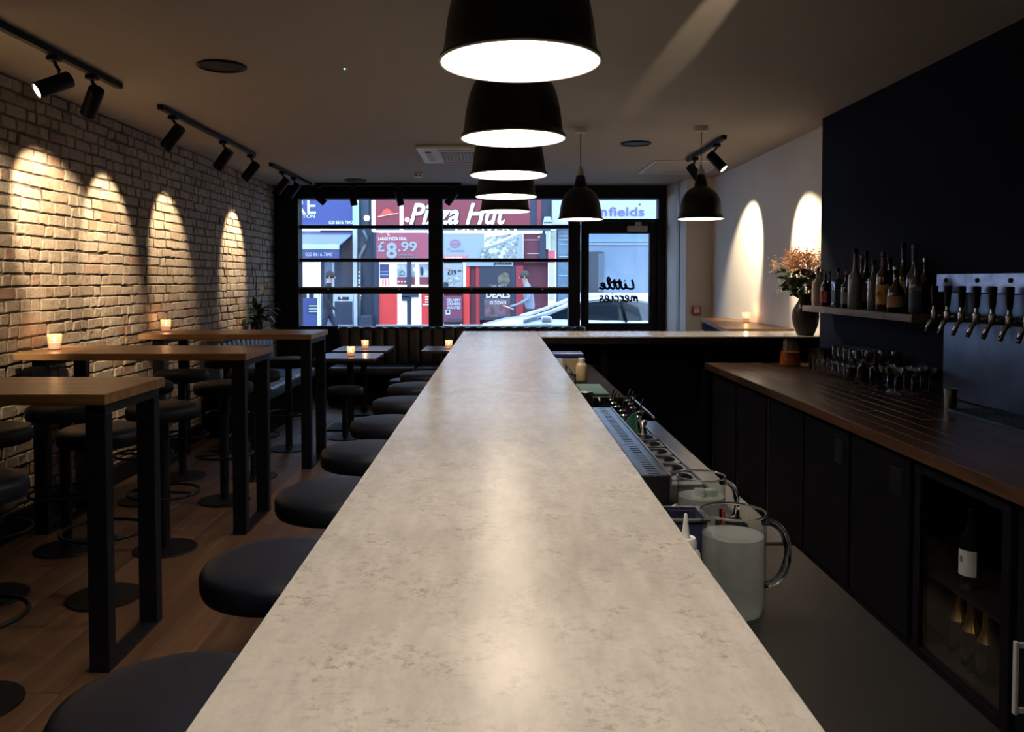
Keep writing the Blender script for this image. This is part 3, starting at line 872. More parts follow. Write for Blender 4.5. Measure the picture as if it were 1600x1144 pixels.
# ------------------------------------------------------------------ stools
def make_stool(seat_z=0.835, r=0.2, name='bar_stool', ring=0.33):
    t = thing(name, 'x', 'stool')
    p = [(0.0, seat_z-0.085), (r-0.022, seat_z-0.085), (r-0.006, seat_z-0.078), (r, seat_z-0.062), (r, seat_z-0.030), (r-0.008, seat_z-0.014), (r-0.028, seat_z-0.004), (r-0.06, seat_z), (0.0, seat_z+0.003)]
    s = obj('seat', lathe(B(), p, 44), M_VINYL, t, True, ang=50)
    obj('seat_plate', lathe(B(), [(0, seat_z-0.092), (r*0.6, seat_z-0.092), (r*0.6, seat_z-0.086), (0, seat_z-0.086)], 24), M_BLACK, t)
    obj('pole', lathe(B(), [(0.032, 0.014), (0.030, 0.02), (0.030, seat_z-0.092)], 20, cap0=True, cap1=True), M_BLACK, t, True, ang=40)
    obj('base', lathe(B(), [(0, 0.0), (0.172, 0.0), (0.175, 0.004), (0.172, 0.010), (0.05, 0.016), (0.0, 0.016)], 36), M_BLACK, t, True, ang=40)
    if ring:
        fr_ = obj('foot_ring', tube(B(), ringpts(0, 0, ring, 0.19, 36), 0.009, 8, True), M_BLACK, t, True)
        for a in (0.4, 0.4+PI):
            obj('ring_arm', tube(B(), [(0.025*math.cos(a), 0.025*math.sin(a), ring), (0.19*math.cos(a), 0.19*math.sin(a), ring)], 0.008), M_BLACK, fr_, True)
    return t
stool = make_stool()
ORD = ['nearest the camera, partly out of frame', 'second from the camera', 'third from the camera', 'fourth from the camera', 'fifth from the camera', 'sixth from the camera', 'seventh from the camera', 'eighth and farthest from the camera']
first = True
for i, y in enumerate((1.38, 2.08, 2.77, 3.47, 4.16, 4.86, 5.55, 6.25)):
    lab = 'black round stool tucked at the bar, ' + ORD[i]
    o = stool if first else copy_tree(stool)
    first = False
    o.location = (-0.553, y, 0); o['label'] = lab; o['group'] = 'stools along the bar'
    o.rotation_euler = (0, 0, i*0.9)
TB = ['nearest oak high table', 'middle oak high table', 'farthest oak high table']
for i, (y, tb, side) in enumerate(((2.93, 0, 'camera side'), (3.95, 0, 'far side'), (4.67, 1, 'camera side'), (5.70, 1, 'far side'), (6.40, 2, 'camera side'), (7.46, 2, 'far side'))):
    for x, end in ((-1.91, 'aisle end'), (-2.47, 'wall end')):
        o = copy_tree(stool, (x, y, 0), 0.7*i+x, 'black round stool on the %s of the %s, %s' % (side, TB[tb], end), group='stools at the high tables')
ls = make_stool(0.50, 0.18, 'low_stool', None)
ls.location = (-1.50, 8.0, 0); ls['label'] = 'low black round stool before the front low table'; ls['group'] = 'low stools'
copy_tree(ls, (-0.98, 8.62, 0), 0, 'low black round stool by the low table nearest the bar')

# ------------------------------------------------------------------ low tables
def low_table(x0, x1, y0, y1, label):
    t = thing('low_table', label, 'table', ((x0+x1)/2, (y0+y1)/2, 0), 0, 'low tables by the window')
    hx, hy = (x1-x0)/2, (y1-y0)/2
    obj('tabletop', box(B(), -hx, hx, -hy, hy, 0.722, 0.75, 0.003), M_LOWTABLE, t)
    obj('pedestal', cyl(B(), 0, 0, 0.02, 0.715, 0.035), M_BLACK, t, True, ang=40)
    obj('top_plate', box(B(), -0.16, 0.16, -0.16, 0.16, 0.714, 0.721), M_BLACK, t)
    obj('foot', box(B(), -0.21, 0.21, -0.21, 0.21, 0.001, 0.018, 0.003), M_BLACK, t)
low_table(-1.85, -1.24, 8.22, 8.86, 'dark square low table in front, near the wall banquette')
low_table(-1.86, -1.25, 9.12, 9.80, 'dark square low table behind, against the window banquette')
low_table(-0.87, -0.25, 9.12, 9.80, 'dark square low table closest to the bar')

# ------------------------------------------------------------------ banquettes
bq = thing('window_banquette', 'dark channel-backed banquette under the shop window', 'banquette')
obj('seat_base', box(B(), -2.10, 1.10, 10.10, 10.74, 0.0, 0.36), M_BARBODY, bq)
for i, (a, b) in enumerate(((-2.09, -1.03), (-1.02, 0.03), (0.04, 1.09))):
    obj('seat_cushion', box(B(), a, b, 10.03, 10.60, 0.362, 0.465, 0.03, 3), M_DARKLEATHER, bq, True, ang=50)
x, w = -2.08, 0.152
while x < 1.05:
    pr = [(10.60, 0.47), (10.595, 0.88), (10.605, 0.915), (10.63, 0.926), (10.72, 0.926), (10.74, 0.90), (10.74, 0.47)]
    bm = B()
    n = 5
    rows = []
    for k in range(n+1):
        u = k/n; bul = 0.026*(1-(2*u-1)**2)**0.6
        rows.append([bm.verts.new((x+0.002+(w-0.004)*u, y-(bul if j < 4 else 0), z+(bul*0.5 if j in (2, 3, 4) else 0))) for j, (y, z) in enumerate(pr)])
    for A, C_ in zip(rows, rows[1:]):
        for j in range(len(pr)):
            l = (j+1) % len(pr)
            bm.faces.new((A[j], A[l], C_[l], C_[j]))
    bm.faces.new(rows[0]); bm.faces.new(list(reversed(rows[-1])))
    obj('back_channel', bm, M_DARKLEATHER, bq, True, ang=60)
    x += w
bl = thing('wall_banquette', 'slate blue leather banquette along the brick wall', 'banquette')
obj('seat_base', box(B(), XL+0.012, -2.30, 8.05, 10.02, 0.0, 0.36), M_BARBODY, bl)
for a, b in ((8.04, 9.02), (9.03, 10.01)):
    obj('seat_cushion', box(B(), XL+0.16, -2.22, a, b, 0.362, 0.475, 0.03, 3), M_BLUELEATHER, bl, True, ang=50)
y, w = 8.04, 0.151
while y < 9.95:
    pr = [(XL+0.20, 0.478), (XL+0.165, 0.86), (XL+0.145, 0.90), (XL+0.11, 0.915), (XL+0.03, 0.912), (XL+0.015, 0.88), (XL+0.015, 0.478)]
    bm = B(); n = 5; rows = []
    for k in range(n+1):
        u = k/n; bul = 0.026*(1-(2*u-1)**2)**0.6
        rows.append([bm.verts.new((q+(bul if j < 4 else 0), y+0.002+(w-0.004)*u, z+(bul*0.5 if j in (2, 3, 4) else 0))) for j, (q, z) in enumerate(pr)])
    for A, C_ in zip(rows, rows[1:]):
        for j in range(len(pr)):
            l = (j+1) % len(pr)
            bm.faces.new((A[j], A[l], C_[l], C_[j]))
    bm.faces.new(rows[0]); bm.faces.new(list(reversed(rows[-1])))
    obj('back_channel', bm, M_BLUELEATHER, bl, True, ang=60)
    y += w
lg = thing('wall_ledge', 'narrow dark wood ledge above the blue banquette', 'ledge')
obj('board', box(B(), XL+0.012, XL+0.19, 8.1, 10.0, 0.930, 0.946, 0.002), M_TABLE, lg)
for y in (8.4, 9.4):
    obj('bracket', box(B(), XL+0.012, XL+0.04, y, y+0.03, 0.928, 0.934), M_BLACK, lg)

# ------------------------------------------------------------------ ledge on the white wall
rl = thing('wall_ledge', 'dark wood drinks ledge on the white wall behind the bar return', 'ledge')
obj('board', prism(B(), [(XR-0.003, 7.18), (1.97, 7.16), (2.27, 9.25), (XR-0.003, 9.25)], 2, 1.072, 1.112), M_TABLE, rl)
obj('fascia', prism(B(), [(1.985, 7.20), (2.005, 7.20), (2.29, 9.24), (2.275, 9.24)], 2, 0.98, 1.071), M_NAVYWALL, rl)
fb = thing('call_point', 'red fire alarm call point on the white pier', 'alarm', (2.385, 10.0, 1.165))
RED = simple('alarm_red', (0.42, 0.03, 0.03), 0.4)
obj('housing', box(B(), -0.05, 0.05, -0.045, -0.001, -0.055, 0.055, 0.006, 2), RED, fb)
obj('break_glass', box(B(), -0.034, 0.034, -0.048, -0.0455, -0.025, 0.02, 0.001), M_WHITEPL, fb)
obj('label_strip', box(B(), -0.034, 0.034, -0.048, -0.0455, 0.028, 0.044), M_WHITEPL, fb)

# ------------------------------------------------------------------ candles
def make_candle():
    t = thing('tealight_candle', 'x', 'candle')
    obj('glass', lathe(B(), [(0, 0), (0.034, 0.0), (0.037, 0.004), (0.043, 0.10), (0.0405, 0.10), (0.035, 0.008), (0, 0.008)], 24), M_CANDLEGLASS, t, True, ang=40)
    obj('wax', lathe(B(), [(0, 0.009), (0.034, 0.009), (0.0365, 0.045), (0.0, 0.045)], 20), M_WAX, t, True, ang=40)
    f = obj('flame', lathe(B(), [(0, 0.052), (0.006, 0.058), (0.009, 0.068), (0.006, 0.082), (0.002, 0.094), (0, 0.098)], 12), M_FLAME, t, True)
    obj('wick', cyl(B(), 0, 0, 0.045, 0.056, 0.0015, 6), M_BLACK, f)
    lamp('POINT', 'candle_light', (0, 0, 0.115), 0.7, (1, 0.50, 0.20), t, 0.012)
    return t
cd = make_candle()
CL = [(-2.79, 5.17, 1.10, 'lit candle in a glass at the wall end of the middle high table'),
      (-2.83, 7.0, 1.10, 'lit candle in a glass at the wall end of the farthest high table'),
      (-1.53, 8.50, 0.75, 'lit candle in a glass on the front low table'),
      (-1.53, 9.40, 0.75, 'lit candle in a glass on the low table behind'),
      (-0.575, 9.40, 0.75, 'lit candle in a glass on the low table closest to the bar'),
      (2.47, 8.25, 1.112, 'lit candle in a glass on the ledge of the white wall')]
for i, (x, y, z, lab) in enumerate(CL):
    o = cd if i == 0 else copy_tree(cd)
    o.location = (x, y, z); o['label'] = lab; o['group'] = 'tealight candles'

# ------------------------------------------------------------------ plant on the left ledge
M_LEAF = simple('dark_green_leaf', (0.022, 0.052, 0.020), 0.4, var=0.4, vscale=20)
def leaf_bm(L, w, droop, n=5):
    bm = B(); rows = []
    for i in range(n+1):
        u = i/n
        ww = w*math.sin(PI*min(1, 0.08+u*0.92))**0.8 * (1 if i < n else 0.05)
        x = L*u; z = 0.55*L*u*(1-0.3*droop) - droop*L*0.75*u*u
        rows.append([bm.verts.new((x, -ww/2, z+0.12*ww)), bm.verts.new((x, 0, z)), bm.verts.new((x, ww/2, z+0.12*ww))])
    for a, b in zip(rows, rows[1:]):
        for j in range(2): bm.faces.new((a[j], a[j+1], b[j+1], b[j]))
    return bm
pl = thing('potted_plant', 'leafy green plant with one white flower in a dark pot on the left ledge', 'plant', (XL+0.11, 9.6, 0.947))
obj('pot', lathe(B(), [(0, 0), (0.055, 0.0), (0.065, 0.03), (0.072, 0.10), (0.066, 0.10), (0.06, 0.08), (0, 0.08)], 24), M_BLACK, pl, True, ang=40)
rng = random.Random(9)
for k in range(44):
    L = rng.uniform(0.14, 0.27)
    a = rng.uniform(-1.9, 1.9)
    o = obj('leaf', leaf_bm(L, rng.uniform(0.05, 0.075), rng.uniform(0.2, 1.0)), M_LEAF, pl, True)
    o.location = (0.03*math.cos(a), 0.03*math.sin(a), 0.09+rng.uniform(0, 0.17))
    o.rotation_euler = (0, -rng.uniform(-0.1, 0.75), a)
stm = obj('flower_stem', tube(B(), [(0, 0, 0.08), (0.05, 0.02, 0.30), (0.06, 0.0, 0.44)], 0.004, 6), M_LEAF, pl, True)
bm = leaf_bm(0.11, 0.05, 0.2)
fl = obj('flower', bm, M_WHITEPL, pl, True); fl.location = (0.06, 0.0, 0.43); fl.rotation_euler = (1.2, -1.35, 0.3)
vt = tag(obj('votive_glass', lathe(B(), [(0, 0), (0.032, 0), (0.038, 0.07), (0.0355, 0.07), (0.03, 0.006), (0, 0.006)], 20), M_VESSEL, None, True, ang=40), 'small empty glass beside the potted plant', 'glass')
vt.location = (XL+0.145, 9.30, 0.947)

# ------------------------------------------------------------------ vase of flowers on the bar return
va = thing('flower_vase', 'dark curved vase with dried peach flowers and leaves at the end of the bar return', 'vase', (2.425, 6.53, BAR))
M_VASE = simple('dark_vase_glaze', (0.016, 0.010, 0.009), 0.35, var=0.2, spec=0.1)
obj('vase_body', lathe(B(), [(0, 0.0), (0.062, 0.0), (0.070, 0.015), (0.094, 0.08), (0.104, 0.15), (0.098, 0.195), (0.078, 0.235), (0.055, 0.275), (0.053, 0.305), (0.064, 0.33), (0.057, 0.33), (0.045, 0.29), (0.0, 0.25)], 36), M_VASE, va, True, ang=50)
rng = random.Random(21)
M_STEM = simple('dry_stem', (0.16, 0.12, 0.055), 0.7)
M_PEACH = simple('peach_dried_flower', (0.60, 0.33, 0.17), 0.8, var=0.35, vscale=40)
M_RUST = simple('rust_flower', (0.34, 0.10, 0.04), 0.7, var=0.3, vscale=40)
M_CREAM = simple('cream_tiny_flower', (0.62, 0.55, 0.30), 0.7)
def clip_wall(p):
    return Vector((min(p.x, 0.135), p.y, p.z))
stems = B()
tips = []
for k in range(22):
    a = rng.uniform(0, 2*PI); sp = rng.uniform(0.04, 0.2)
    tip = clip_wall(Vector((sp*math.cos(a)-0.04, sp*math.sin(a), rng.uniform(0.50, 0.64))))
    tube(stems, [(0.02*math.cos(a), 0.02*math.sin(a), 0.28), tip*0.6+Vector((0, 0, 0.15)), tip], 0.0022, 5)
    tips.append(tip)
obj('stems', stems, M_STEM, va, kind='stuff')
fluff = B()
for tip in tips:
    for q in range(75):
        c = clip_wall(tip + Vector((rng.gauss(0, 0.030), rng.gauss(0, 0.030), rng.gauss(0.0, 0.032))))
        r = rng.uniform(0.003, 0.007)
        bmesh.ops.create_icosphere(fluff, subdivisions=1, radius=r, matrix=Matrix.Translation(c))
obj('dried_flowers', fluff, M_PEACH, va, kind='stuff')
for k in range(84):
    a = rng.uniform(0, 2*PI)
    L = rng.uniform(0.07, 0.13)
    rr = rng.uniform(0.02, 0.15)
    o = obj('leaf', leaf_bm(L, L*0.6, rng.uniform(0.2, 1.0), 4), M_LEAF, va, True)
    o.location = clip_wall(Vector((rr*math.cos(a)*0.95-0.03, rr*math.sin(a), rng.uniform(0.29, 0.50))))
    if o.location.x > 0.05: a = rng.uniform(1.7, 4.5)
    o.rotation_euler = (rng.uniform(-0.5, 0.5), rng.uniform(-0.5, 0.7), a)
for k in range(9):
    a = rng.uniform(1.6, 4.9); rr = rng.uniform(0.08, 0.15)
    bm = B()
    for q in range(9):
        c = Vector((rng.gauss(0, 0.010), rng.gauss(0, 0.010), rng.gauss(0, 0.008)))
        bmesh.ops.create_icosphere(bm, subdivisions=1, radius=rng.uniform(0.008, 0.014), matrix=Matrix.Translation(c))
    o = obj('bloom', bm, M_RUST, va)
    o.location = (rr*math.cos(a)-0.02, rr*math.sin(a)*0.9-0.03, rng.uniform(0.36, 0.49))
sp = B()
tube(sp, [(-0.05, -0.02, 0.33), (-0.14, -0.03, 0.365), (-0.235, -0.04, 0.345)], 0.002, 5)
for q in range(14):
    u = q/13
    c = Vector((-0.13-0.115*u, -0.03-0.01*u, 0.368-0.024*u+rng.uniform(-0.008, 0.010)))
    bmesh.ops.create_icosphere(sp, subdivisions=1, radius=0.004, matrix=Matrix.Translation(c))
obj('spray', sp, M_CREAM, va)

# unseen spot and track added to draw a light streak on the aisle ceiling
track('added out-of-view black track light over the aisle near the camera, one head grazing the ceiling', (0.97, 1.4, CEIL), 0.9, 'y', [(0.1, (0.0, 1.0, 0.085), True, 0)])
lamp('SPOT', 'added_ceiling_streak_beam', (0.97, 1.62, CEIL-0.17), 800, SPOTC, None, 0.012, (0.0, 1.0, 0.072), 5, 0.7)
# ------------------------------------------------------------------ spirit bottles on the shelf
def glassy(name, col, rough=0.08):
    return simple(name, col, rough, 0.0, spec=0.7, coat=0.6)
BM = {'clear': glassy('pale_bottle_glass', (0.055, 0.065, 0.075)), 'frost': glassy('frosted_bottle_glass', (0.14, 0.155, 0.17), 0.35), 'dark': glassy('dark_bottle_glass', (0.012, 0.012, 0.014)),
      'amber': glassy('amber_bottle_glass', (0.055, 0.018, 0.008)), 'blue': glassy('blue_bottle_glass', (0.02, 0.06, 0.15)), 'green': glassy('green_bottle_glass', (0.004, 0.010, 0.006)),
      'cream': glassy('cream_stoneware', (0.50, 0.44, 0.34), 0.4)}
LM = {k: simple('label_'+k, c, 0.6) for k, c in {'cream': (0.55, 0.48, 0.36), 'red': (0.25, 0.03, 0.035), 'navy': (0.035, 0.055, 0.13), 'yellow': (0.55, 0.34, 0.07), 'orange': (0.42, 0.17, 0.04),
      'olive': (0.28, 0.28, 0.12), 'white': (0.62, 0.60, 0.55), 'brown': (0.30, 0.19, 0.11), 'grey': (0.2, 0.22, 0.25)}.items()}
CM = {'black': M_BLACK, 'cork': simple('cork_stopper', (0.45, 0.26, 0.19), 0.8), 'red': RED, 'steel': M_CHROME, 'navy': simple('navy_neck_foil', (0.02, 0.025, 0.09), 0.4), 'brown': simple('brown_neck_foil', (0.12, 0.05, 0.03), 0.5), 'gold': simple('gold_foil', (0.75, 0.50, 0.16), 0.28, 1.0)}
def bottle(loc, h, r, glass, cap, lab, label, shape='round', lab2=None, emblem=None, neck=None, group='spirit bottles on the shelf', cat='bottle'):
    t = thing('spirit_bottle', label, cat, loc, 0, group)
    nr = r*0.30 if shape != 'wide' else r*0.34
    if shape == 'round':
        pr = [(0, 0), (r*0.92, 0), (r, 0.008), (r, h*0.58), (r*0.93, h*0.64), (r*0.6, h*0.70), (nr*1.15, h*0.76), (nr, h*0.80), (nr, h*0.94)]
    elif shape == 'tall':
        pr = [(0, 0), (r*0.92, 0), (r, 0.008), (r, h*0.50), (r*0.9, h*0.58), (r*0.5, h*0.64), (nr*1.1, h*0.70), (nr*0.95, h*0.76), (nr*0.95, h*0.95)]
    elif shape == 'square':
        pr = [(0, 0), (r*0.95, 0), (r, 0.006), (r, h*0.66), (r*0.9, h*0.70), (nr*1.2, h*0.73), (nr, h*0.76), (nr, h*0.92)]
    else:
        pr = [(0, 0), (r*0.9, 0), (r, 0.012), (r*1.0, h*0.40), (r*0.92, h*0.52), (r*0.6, h*0.60), (nr, h*0.66), (nr, h*0.93)]
    pr.append((nr*1.2, pr[-1][1]+0.004)); pr.append((nr*1.2, pr[-1][1]+0.008)); pr.append((0, pr[-1][1]))
    seg = 4 if shape == 'square' else 24
    M = Matrix.Rotation(PI/4, 4, 'Z') if seg == 4 else None
    if seg == 4:
        bm = lathe(B(), [(a*(1.3 if 0 < i < 5 else 1.1), b) for i, (a, b) in enumerate(pr)], 4, M=M)
        es = [e for e in bm.edges if abs(e.verts[0].co.z-e.verts[1].co.z) > 0.03]
        bmesh.ops.bevel(bm, geom=es, offset=0.009, segments=3, affect='EDGES', profile=0.5, clamp_overlap=True)
        obj('glass', bm, BM[glass], t, True, ang=35)
    else:
        obj('glass', lathe(B(), pr, seg), BM[glass], t, True, ang=45)
    zt = pr[-1][1]
    obj('stopper', lathe(B(), [(nr*1.05, zt-0.012), (nr*1.25, zt-0.004), (nr*1.25, zt+h*0.05), (nr*1.1, zt+h*0.055), (0, zt+h*0.056)], 16), CM[cap], t, True, ang=40)
    if neck:
        obj('neck_foil', lathe(B(), [(nr*1.08+0.001, h*0.78), (nr*1.08+0.001, zt-0.013)], 16), CM[neck], t, True)
    def band(mat, a, b, nm):
        e = 0.0015
        if seg == 4:
            q = r*1.3*0.7071
            obj(nm, box(B(), -q-e, -q+0.001, -q*0.8, q*0.8, h*a, h*b), mat, t)
            obj(nm, box(B(), -q*0.8, q*0.8, -q-e, -q+0.001, h*a, h*b), mat, t)
        else:
            n = 14; bm = B(); R = r+e
            A = [bm.verts.new((R*math.cos(2.3+2.9*i/n), R*math.sin(2.3+2.9*i/n), h*a)) for i in range(n+1)]
            C_ = [bm.verts.new((v.co.x, v.co.y, h*b)) for v in A]
            for i in range(n): bm.faces.new((A[i], A[i+1], C_[i+1], C_[i]))
            obj(nm, bm, mat, t, True)
    if lab: band(LM[lab], 0.12, 0.46 if shape != 'wide' else 0.38, 'paper_label')
    if lab2: band(LM[lab2], 0.47, 0.54, 'upper_label')
    if emblem:
        a = 3.75; R = r+0.0022
        o = obj('label_emblem', lathe(B(), [(0, 0), (r*0.42, 0), (r*0.42, 0.001), (0, 0.001)], 16), LM[emblem], t)
        o.location = (R*math.cos(a)*1.0, R*math.sin(a)*1.0, h*0.30); o.rotation_euler = (0, -PI/2, a+PI); o.rotation_euler = Euler((0, PI/2, a))
    return t
SZ = 1.351
def sx_(px, row):
    x = 2.292 if row == 0 else 2.385
    return (x, x*1290/(px-780), SZ)
shelf_list = [
 (1277, 0, .265, .037, 'cream', 'steel', 'cream', 'round', 'cream stoneware bottle at the far end of the shelf, palest of all', None, None, None),
 (1289, 0, .235, .030, 'dark', 'cork', 'red', 'round', 'small dark bottle with a dull red label beside the cream one', None, None, None),
 (1296, 1, .245, .027, 'blue', 'black', None, 'square', 'slim blue glass bottle among the dark ones at the far end', None, None, None),
 (1309, 0, .262, .036, 'clear', 'black', 'navy', 'square', 'square clear bottle with a navy label, fourth from the far end', None, None, None),
 (1322, 0, .235, .032, 'dark', 'cork', 'grey', 'round', 'short black bottle with a pink cork stopper', None, None, None),
 (1336, 0, .372, .044, 'frost', 'black', None, 'tall', 'tall frosted grey bottle, tallest in the far half of the shelf', None, None, None),
 (1346, 1, .335, .033, 'clear', 'cork', 'olive', 'tall', 'slim bottle with olive and blue labels behind the frosted one', 'navy', None, None),
 (1353, 1, .362, .036, 'dark', 'black', 'orange', 'tall', 'dark bottle with an orange label standing in the rear row', None, None, None),
 (1365, 0, .30, .037, 'clear', 'black', None, 'round', 'plain clear bottle with long glints, mid shelf', None, None, None),
 (1380, 0, .345, .040, 'amber', 'brown', 'yellow', 'round', 'amber bottle with a yellow label and brown neck', None, 'red', 'brown'),
 (1390, 1, .315, .043, 'dark', 'black', 'red', 'round', 'dark round bottle with a bright red label in the rear row', None, None, None),
 (1400, 0, .255, .046, 'green', 'steel', 'brown', 'wide', 'squat wide bottle with a brown paper label', None, None, None),
 (1411, 1, .395, .038, 'dark', 'black', 'brown', 'tall', 'tallest dark bottle with a black cap, rear row', None, None, 'navy'),
 (1428, 1, .375, .044, 'clear', 'navy', None, 'tall', 'tall clear bottle with a navy neck near the camera end', None, None, 'navy'),
 (1431, 0, .27, .034, 'clear', 'black', 'navy', 'round', 'bottle with a large navy label at the camera end, front row', 'grey', None, None),
 (1445, 1, .30, .034, 'dark', 'steel', None, 'round', 'plain dark bottle last at the camera end of the shelf', None, None, None)]
for px, row, h, r, g, cap, lab, shp, text, l2, em, nk in shelf_list:
    bottle(sx_(px, row), h, r, g, cap, lab, text, shp, l2, em, nk)

# ------------------------------------------------------------------ bottles in the fridge
def wine(loc, label, gold, lab):
    t = thing('wine_bottle', label, 'bottle', loc, 0, 'bottles in the glass door fridge')
    obj('glass', lathe(B(), [(0, 0), (0.036, 0), (0.038, 0.008), (0.038, 0.17), (0.034, 0.195), (0.018, 0.225), (0.014, 0.25), (0.014, 0.292), (0.016, 0.294), (0.016, 0.302), (0, 0.303)] if not gold else
        [(0, 0), (0.036, 0), (0.038, 0.008), (0.038, 0.11), (0.033, 0.14), (0.019, 0.175), (0.014, 0.21), (0, 0.212)], 24), BM['green'], t, True, ang=45)
    if gold:
        obj('neck_foil', lathe(B(), [(0.032, 0.145), (0.0195, 0.176), (0.0155, 0.212), (0.0155, 0.255), (0.019, 0.258), (0.019, 0.272), (0.015, 0.285), (0, 0.287)], 20), CM['gold'], t, True, ang=40)
    if lab:
        n = 14; bm = B(); R = 0.0395
        A = [bm.verts.new((R*math.cos(2.1+2.6*i/n), R*math.sin(2.1+2.6*i/n), 0.05)) for i in range(n+1)]
        C_ = [bm.verts.new((v.co.x, v.co.y, 0.145)) for v in A]
        for i in range(n): bm.faces.new((A[i], A[i+1], C_[i+1], C_[i]))
        pl_ = obj('paper_label', bm, LM['white'], t, True)
        obj('label_emblem', box(B(), -0.0405, -0.0395, -0.012, 0.0, 0.10, 0.122), LM['grey'], pl_)
        obj('neck_foil', lathe(B(), [(0.015, 0.245), (0.015, 0.29)], 16), M_BLACK, t, True)
wine((1.75, 3.03, 0.397), 'white-labelled wine bottle on the upper fridge shelf', False, True)
wine((1.75, 3.10, 0.103), 'gold-necked bottle farthest back of the three in the fridge', True, False)
wine((1.74, 3.00, 0.103), 'gold-necked bottle between the two others in the fridge', True, False)
wine((1.74, 2.90, 0.103), 'gold-necked bottle nearest the hinge side in the fridge', True, False)

# ------------------------------------------------------------------ glassware on the worktop
WT = 0.9006
G_OBJ = {}
def coupe():
    t = thing('coupe_glass', 'clear stemmed coupe glass in the cluster nearest the tap panel', 'glass', group='coupe glasses on the worktop')
    obj('glass', lathe(B(), [(0, 0), (0.031, 0.0), (0.032, 0.002), (0.006, 0.008), (0.0036, 0.02), (0.0036, 0.085), (0.008, 0.093), (0.030, 0.104), (0.043, 0.122), (0.046, 0.145), (0.0448, 0.145), (0.0415, 0.1225), (0.029, 0.106), (0, 0.098)], 24), M_SOLIDGLASS, t, True, ang=50)
    return t
def tall_wine():
    t = thing('wine_glass', 'clear wine glass with a pointed bowl behind the coupes', 'glass', group='wine glasses on the worktop')
    obj('glass', lathe(B(), [(0, 0), (0.032, 0.0), (0.033, 0.002), (0.006, 0.008), (0.0038, 0.02), (0.0038, 0.095), (0.012, 0.105), (0.033, 0.135), (0.036, 0.155), (0.029, 0.205), (0.0278, 0.205), (0.0345, 0.155), (0.031, 0.136), (0, 0.108)], 24), M_SOLIDGLASS, t, True, ang=50)
    return t
def tumbler():
    t = thing('tumbler_glass', 'clear tumbler in the rows of upturned glasses, mid worktop', 'glass', group='tumblers on the worktop')
    obj('glass', lathe(B(), [(0.040, 0.0), (0.036, 0.092), (0.033, 0.096), (0, 0.096), (0, 0.086), (0.0335, 0.084), (0.0385, 0.0)], 22, cap0=False), M_SOLIDGLASS, t, True, ang=50)
    return t
def highball():
    t = thing('highball_glass', 'clear tall highball glass between the amber carafe and tumblers', 'glass', group='highball glasses on the worktop')
    obj('glass', lathe(B(), [(0, 0), (0.027, 0.0), (0.029, 0.004), (0.033, 0.15), (0.0318, 0.15), (0.0275, 0.012), (0, 0.012)], 20), M_SOLIDGLASS, t, True, ang=50)
    return t
ORDW = ['first', 'second', 'third', 'fourth', 'fifth', 'sixth', 'seventh', 'eighth']
def place(proto, spots, labels):
    for i, p in enumerate(spots):
        o = proto if i == 0 else copy_tree(proto, p, 0)
        o.location = p; o['label'] = labels[i]
place(coupe(), [(2.21, 4.60, WT), (2.305, 4.60, WT), (2.40, 4.60, WT), (2.215, 4.70, WT), (2.31, 4.70, WT), (2.404, 4.70, WT), (2.262, 4.80, WT)],
      ['clear coupe glass in the row nearest the tap panel, %s from the aisle' % q for q in ORDW[:3]] + ['clear coupe glass in the second row from the taps, %s from the aisle' % q for q in ORDW[:3]] + ['clear coupe glass alone behind the two rows of coupes'])
place(tall_wine(), [(2.24, 4.98, WT), (2.32, 4.96, WT), (2.40, 4.97, WT), (2.28, 5.06, WT), (2.36, 5.06, WT), (2.20, 5.06, WT)],
      ['clear wine glass in the row behind the coupes, %s from the aisle' % q for q in ORDW[:3]] + ['clear wine glass in the rear row beside the tumblers, %s' % q for q in ('middle one', 'nearest the wall', 'nearest the aisle')])
sp_ = []
for j in range(6):
    for i in range(3):
        sp_.append((2.20+0.088*i, 5.17+0.088*j, WT))
for j in range(5):
    sp_.append((2.288, 5.214+0.088*j, WT+0.097)); sp_.append((2.376, 5.214+0.088*j, WT+0.097))
tl_ = []
for j in range(6):
    for i in range(3): tl_.append('upturned tumbler on the worktop, %s row from the aisle, %s from the wine glasses' % (ORDW[i], ORDW[j]))
for j in range(5):
    tl_.append('upturned tumbler stacked on top in the middle row, %s from the wine glasses' % ORDW[j]); tl_.append('upturned tumbler stacked on top against the wall, %s from the wine glasses' % ORDW[j])
place(tumbler(), sp_, tl_)
place(highball(), [(2.30+0.075*(k % 2), 5.76+0.075*(k//2), WT) for k in range(8)] + [(2.225, 5.76, WT), (2.225, 5.835, WT)],
      ['clear highball glass beyond the tumblers, %s, %s pair from them' % (('middle file', 'wall file')[k % 2], ORDW[k//2]) for k in range(8)] + ['clear highball glass on the aisle side of the highballs, nearer the tumblers', 'clear highball glass on the aisle side of the highballs, nearer the carafe'])
cf = thing('carafe', 'glass carafe half full of amber orange drink at the far worktop end', 'carafe', (2.155, 6.10, WT))
obj('glass', lathe(B(), [(0, 0), (0.074, 0), (0.078, 0.006), (0.066, 0.12), (0.052, 0.18), (0.048, 0.235), (0.052, 0.245), (0.050, 0.245), (0.046, 0.235), (0.050, 0.18), (0.0645, 0.12), (0.0765, 0.008), (0, 0.008)], 28), M_VESSEL, cf, True, ang=50)
m, n, p, o = nt('amber_drink')
p.inputs['Base Color'].default_value = (0.62, 0.13, 0.02, 1); p.inputs['Transmission Weight'].default_value = 0.35; p.inputs['Roughness'].default_value = 0.1
M_AMBER = m
obj('drink', lathe(B(), [(0, 0.009), (0.0745, 0.009), (0.0655, 0.105), (0, 0.105)], 28), M_AMBER, cf, True, ang=50)

